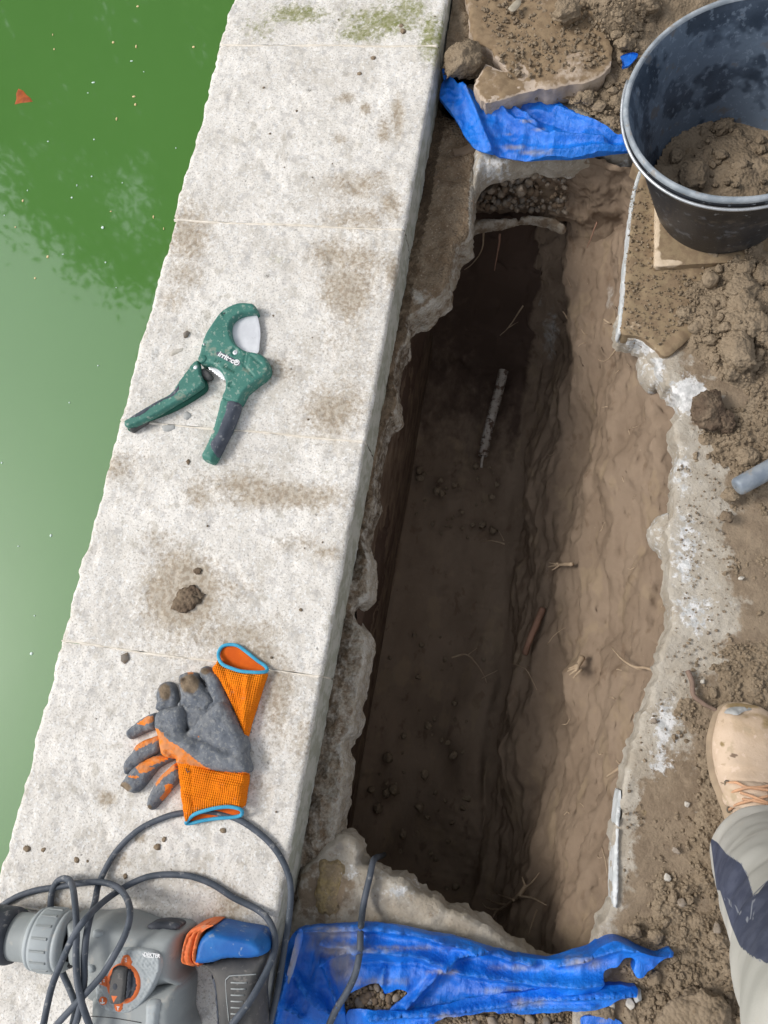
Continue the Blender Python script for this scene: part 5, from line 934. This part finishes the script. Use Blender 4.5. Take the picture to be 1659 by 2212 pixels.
# ================= CABLES =================
K=lambda x,y:(.4133*x,1728+.4133*y); cr_=.0052
def cab(l): return [P(*K(x,y),z) for x,y,z in l]
paths=[cab([(330,1300,.10),(395,1171,.11),(425,1050,.112),(440,940,.108),(440,850,.106),(450,720,.103),(470,620,.09),(495,540,.05),(520,430,.012),(600,280,.006),(720,160,.006),(850,95,.006),(955,68,.006),(1090,62,.006),(1230,95,.006),(1350,170,.006),(1440,260,.006),(1500,370,.006),(1520,470,.006),(1510,620,.006),(1485,780,.006),(1450,1000,.006),(1410,1171,.006),(1380,1300,.006)]),
 cab([(200,1330,.09),(228,1171,.092),(270,980,.092),(325,840,.1),(385,710,.115),(450,620,.118),(520,550,.075),(600,488,.03),(690,435,.012),(780,400,.009),(880,390,.008),(1000,400,.007),(1110,440,.007),(1220,510,.006),(1340,570,.006),(1405,630,.02),(1438,720,.035),(1425,820,.045),(1375,930,.055),(1300,1060,.069),(1215,1171,.071),(1140,1280,.07)]),
 cab([(-60,600,.012),(0,560,.006),(80,510,.006),(180,475,.006),(300,455,.006),(420,435,.014),(530,430,.022),(610,455,.03),(660,510,.05),(680,590,.085),(660,690,.098),(600,810,.104),(530,920,.108),(430,1030,.114),(300,1171,.104),(200,1290,.09)]),
 cab([(262,640,.006),(264,590,.006),(268,500,.006),(295,430,.012),(340,410,.02),(375,440,.04),(392,540,.085),(400,680,.108),(397,820,.112),(405,950,.117),(430,1070,.12),(465,1171,.112),(500,1280,.10)]),
 cab([(310,840,.02),(325,900,.02),(365,990,.02),(395,1080,.04),(380,1171,.075),(360,1290,.09)])]
geos=[]
for l in paths:
    q=cr(l,.006,False); geos.append(tube_geo(q,cr_,12))
V,F=merge(geos); tag(mk('power_cable',V,F,m_cable),'scuffed black power cable looped over the rotary hammer and under the glove','power cable')
q=[(830,1846,-.62),(822,1850,-.35),(814,1852,-.16),(806,1861,-.095),(798,1897,-.075),(789,1935,-.07),(783,1969,-.066),(779,2011,-.040),(777,2056,-.026),(768,2102,-.03),(751,2140,-.035),(728,2178,-.04),(712,2212,-.04),(690,2270,-.045)]
tag(tube('power_cable',[P(*a) for a in q],.0056,m_cable,None,12,.006),'black power cable running over the lower tarpaulin down into the hole','power cable')
# ================= PERSON: lower leg =================
t_=thing('person','person standing at the right edge, dusty tan work boot and beige and navy trousers','person',P(1605,1700,-.05))
zg=-.052
sec=[(1605,1517,4,.002,.012),(1606,1522,34,.002,.026),(1606,1532,50,.002,.038),(1605,1550,62,.002,.052),(1605,1580,71,.0,.060),(1602,1612,74,0,.064),(1602,1640,74,0,.070),(1603,1672,71,0,.082),(1606,1700,68,0,.096),(1614,1730,64,0,.112),(1622,1760,60,0,.130),(1632,1800,57,0,.150),(1645,1850,58,0,.165),(1655,1880,52,0,.16),(1662,1900,30,0,.14)]
secw=[]
for (u,v,hw,b0,h) in sec:
    c=P(u+10,v,zg+.03); secw.append((c[0],c[1],hw/1330.,h))
sv=np.array(secw); n=90; ti_=np.linspace(0,len(sv)-1,n); S4=np.array([np.interp(ti_,range(len(sv)),sv[:,k]) for k in range(4)]).T
ker=np.array([1,2,3,2,1])/9.
S4=np.array([np.convolve(np.pad(S4[:,k],2,mode='edge'),ker,'valid') for k in range(4)]).T
def bootsec(row,k=48,grow=0,zlo=.016,zhi=None):
    x,y,w_,h=row; out=[]
    for a in np.linspace(0,2*math.pi,k,endpoint=False):
        ca,sa=math.cos(a),math.sin(a); e=.75
        X_=(w_+grow)*np.sign(ca)*abs(ca)**e; Zc=(zhi or h); Z_=zlo+(Zc-zlo)*(.5+.5*np.sign(sa)*abs(sa)**e)
        sq=1-.35*max(0,(Z_-zlo)/max(.001,Zc-zlo)-.3); out.append((x+X_*sq,y,zg+Z_))
    return out
V=np.array([q for r_ in S4 for q in bootsec(r_)])
uv_=proj(V); wr_=np.sin((uv_[1]-1640)/5.5)*np.exp(-((uv_[1]-1672)/26)**2); V[:,2]+=.0016*wr_*(V[:,2]>zg+.03)+.0012*fbm(V,40,3,3)
V[:,2]-=.006*np.exp(-(((uv_[0]-1612)/22)**2+((uv_[1]-1540)/9)**2))*(V[:,2]>zg+.03)
F=[tuple(reversed(f)) for f in grid_faces(n,48,True)]+[tuple(range(48))]
seam=np.clip(np.exp(-((uv_[1]-(1692-.00*(uv_[0]-1600)))/2.0)**2)*.8,0,1)+blobs(V,[(1585,1632,9,4.2,1.3)])
bo=mk('boot',V,F,m_boot,t_,attrs={'worn':blobs(V,[(1560,1608,8,9,.75),(1605,1525,60,10,.75),(1625,1545,40,12,.5),(1660,1560,22,22,.7),(1536,1720,8,40,.5)])+.1*fbm(V,18,3,8),'seam':seam})
V=np.array([q for r_ in S4 for q in bootsec(r_,grow=.003,zlo=0,zhi=.022)]); mk('sole',V,[tuple(reversed(f)) for f in grid_faces(n,48,True)]+[tuple(range(48))],m_sole,bo)
def btop(u,v):  # height of the boot at a pixel
    d=(uv_[0]-u)**2+(uv_[1]-v)**2; k=np.argsort(d)[:8]; Vb=bootV[k]; return Vb[np.argmax(Vb[:,2])][2]
bootV=np.array([vv_.co[:] for vv_ in bo.data.vertices])+wloc(bo)
tipm=puff('scuffed_toe',[(1570,1540),(1580,1530),(1600,1526),(1630,1528),(1634,1532),(1610,1538),(1595,1545),(1580,1542)],0,.003,m_chip,bo,side=.4,r=.004,sp=.003,zref=.004,tilt=lambda x,y:np.array([btop(*[float(w_) for w_ in proj(np.array([a,b_,.0]))])-.001 for a,b_ in zip(x,y)]))
puff('tongue',[(1576,1702),(1590,1690),(1640,1690),(1660,1700),(1660,1745),(1600,1748),(1578,1740)],0,.006,m_boot,bo,side=.3,r=.008,sp=.005,zref=.05,tilt=lambda x,y:np.array([btop(*[float(w_) for w_ in proj(np.array([a,b_,.05]))])-.001 for a,b_ in zip(x,y)]),attrs={'worn':lambda v:v[:,0]*0+.1,'seam':lambda v:v[:,0]*0})
eyes=[(1570,1692),(1570,1719),(1575,1749)]
for (u,v) in eyes:
    z=btop(u,v)+.0015; tube('eyelet',[P(u+4.5*math.cos(a),v+6*math.sin(a),z+.001) for a in np.linspace(0,6.28,10,endpoint=False)],.0013,m_eye,bo,6,.002,closed=True)
def lace(l): tube('lace',[P(u,v,btop(min(u,1640),v)+.008+dz) for u,v,dz in l],.0022,m_lace,bo,7,.004)
lace([(1570,1692,-.006),(1590,1690,0),(1612,1700,.002),(1640,1704,.003),(1670,1708,0)]); lace([(1570,1719,-.006),(1585,1710,0),(1612,1702,.003),(1645,1700,.003),(1675,1695,0)])
lace([(1575,1749,-.006),(1592,1738,0),(1620,1730,.003),(1650,1722,.003),(1675,1716,0)]); lace([(1600,1712,0),(1630,1722,.004),(1660,1735,.002)]); lace([(1604,1726,0),(1640,1732,.003),(1675,1742,.0)])
# trouser leg
leg=[(1668,1842,.065,.076,.070),(1674,1862,.085,.082,.080),(1684,1885,.13,.085,.083),(1700,1915,.20,.085,.083),(1724,1955,.28,.085,.082),(1762,2010,.36,.087,.084),(1812,2070,.45,.088,.086),(1830,2140,.56,.092,.09),(1925,2250,.66,.097,.093),(1960,2290,.70,.09,.086),(1975,2305,.715,.06,.056),(1980,2310,.72,.004,.004)]
lw=np.array([[*P(u,v,z),rx,ry] for u,v,z,rx,ry in leg]); n=150; ti_=np.linspace(0,len(lw)-1,n); L5=cr(lw,.0032,False); n=len(L5); V=[];k=230
for i,r_ in enumerate(L5):
    T_=nrm(L5[min(i+1,n-1)][:3]-L5[max(i-1,0)][:3]); a1=nrm(np.cross(T_,[0,1,.2])); b1=np.cross(T_,a1)
    if i==0: b1z=0
    for a in np.linspace(0,2*math.pi,k,endpoint=False): V.append(r_[:3]+r_[3]*math.cos(a)*a1+r_[4]*math.sin(a)*b1)
V=np.array(V); cen=np.repeat(L5[:,:3],k,0); rad_=V-cen; tt=np.repeat(np.arange(n)/n,k)
V=V+rad_*(.05*fbm(V,(9,9,14),3,31)+.05*np.sin(V[:,2]*75+3*fbm(V,6,2,5))*np.exp(-((V[:,2]-.12)/.08)**2)*.5)[:,None]
mk_uv=proj(V); Q6=lambda l:[(1179+.355*x,1426+.355*y) for x,y in l]
navy=[Q6([(1000,1080),(1045,1110),(1100,1180),(1190,1240),(1230,1320),(1262,1430),(1290,1420),(1350,1340),(1500,1200),(1700,1300),(1700,2000),(1400,1860),(1340,1840),(1250,1800),(1180,1740),(1130,1620),(1085,1480),(1060,1400),(1040,1400)])]
sgn=inpoly(mk_uv[0],mk_uv[1],navy[0])*2.-1; nav=np.clip(.5+sgn*dist_poly(np.c_[mk_uv],navy[0])/5.,0,1)
st=0*nav
for l in ([(1262,1430),(1245,1580)],[(1275,1430),(1260,1580)],[(1092,1440),(1245,1585)],[(1088,1455),(1235,1600)],[(1245,1800),(1350,1850)],[(1262,1430),(1350,1340)],[(1262,1430),(1228,1310),(1190,1238),(1100,1178)]): st=np.maximum(st,np.exp(-(dist_poly(np.c_[mk_uv],Q6(l),False)/1.7)**2)) if np.ndim(mk_uv[0])==1 else st
vc=np.array([0,0,CAMH])-V; fr_=((rad_*vc).sum(1)>-.002).astype(float); nav=nav*fr_; st=st*fr_
mk('trouser_leg',V,[f for f in grid_faces(n,k,True)],m_trou,t_,attrs={'navy':nav,'stitch':st*.75})
# ================= trees seen only as reflections in the water =================
def tree(x,y,h,cr0,seed,lab,cz0=.45):
    rg=np.random.default_rng(seed); t=thing('broadleaf_tree',lab,'tree',(x,y,-.12))
    geos=[tube_geo(np.array([[x,y,-.12],[x+.1,y,h*.3],[x,y+.1,h*.6],[x,y,h*.9]]),np.array([.2,.16,.1,.03]),10)]
    tips=[]
    for i in range(26):
        a=rg.uniform(0,6.28); z=h*rg.uniform(cz0,.85); l=cr0*rg.uniform(.6,1.05)*(1-.35*abs(z/h-.6)); e=np.array([x+l*math.cos(a),y+l*math.sin(a),z+l*rg.uniform(.0,.4)])
        geos.append(tube_geo(np.array([[x,y,z-.3],(np.array([x,y,z])+e)/2+[0,0,.15],e]),np.array([.06,.035,.01]),6)); tips.append(((x,y,z),e))
    V,F=merge(geos); mk('trunk',V,F,m_bark,t)
    N=34000; V=np.zeros((N*4,3)); k=rg.integers(0,len(tips),N); s=rg.uniform(.25,1.05,N)
    A_=np.array([tp_[0] for tp_ in tips])[k]; B_=np.array([tp_[1] for tp_ in tips])[k]; c=A_+(B_-A_)*s[:,None]+rg.normal(size=(N,3))*(.20+.12*(1-s))[:,None]
    u=rg.normal(size=(N,3)); u/=np.linalg.norm(u,axis=1)[:,None]; w_=np.cross(u,rg.normal(size=(N,3))); w_/=np.linalg.norm(w_,axis=1)[:,None]; L_=rg.uniform(.04,.07,N)[:,None]
    V[0::4]=c-u*L_; V[1::4]=c+w_*L_*.45; V[2::4]=c+u*L_; V[3::4]=c-w_*L_*.45
    mk('crown',V,np.arange(N*4).reshape(-1,4),m_fol,t,False)
tree(-3.6,6.6,8.6,3.0,1,'tall leafy tree beyond the far end of the pool',.2)
tree(-7.4,6.4,8.4,3.0,2,'broad leafy tree beyond the pool corner on the left',.2)
tree(.4,8.2,8.8,3.0,3,'leafy tree standing behind the terrace at the far end',.2)
tree(-4.6,9.5,10.5,3.2,4,'second row tree behind the tall leafy one',.15)
tree(-1.2,7.6,8.4,2.6,5,'narrow leafy tree between the tall one and the terrace one',.15)
tree(-5.6,7.6,8.8,2.8,6,'leafy tree filling the gap beyond the pool',.15)
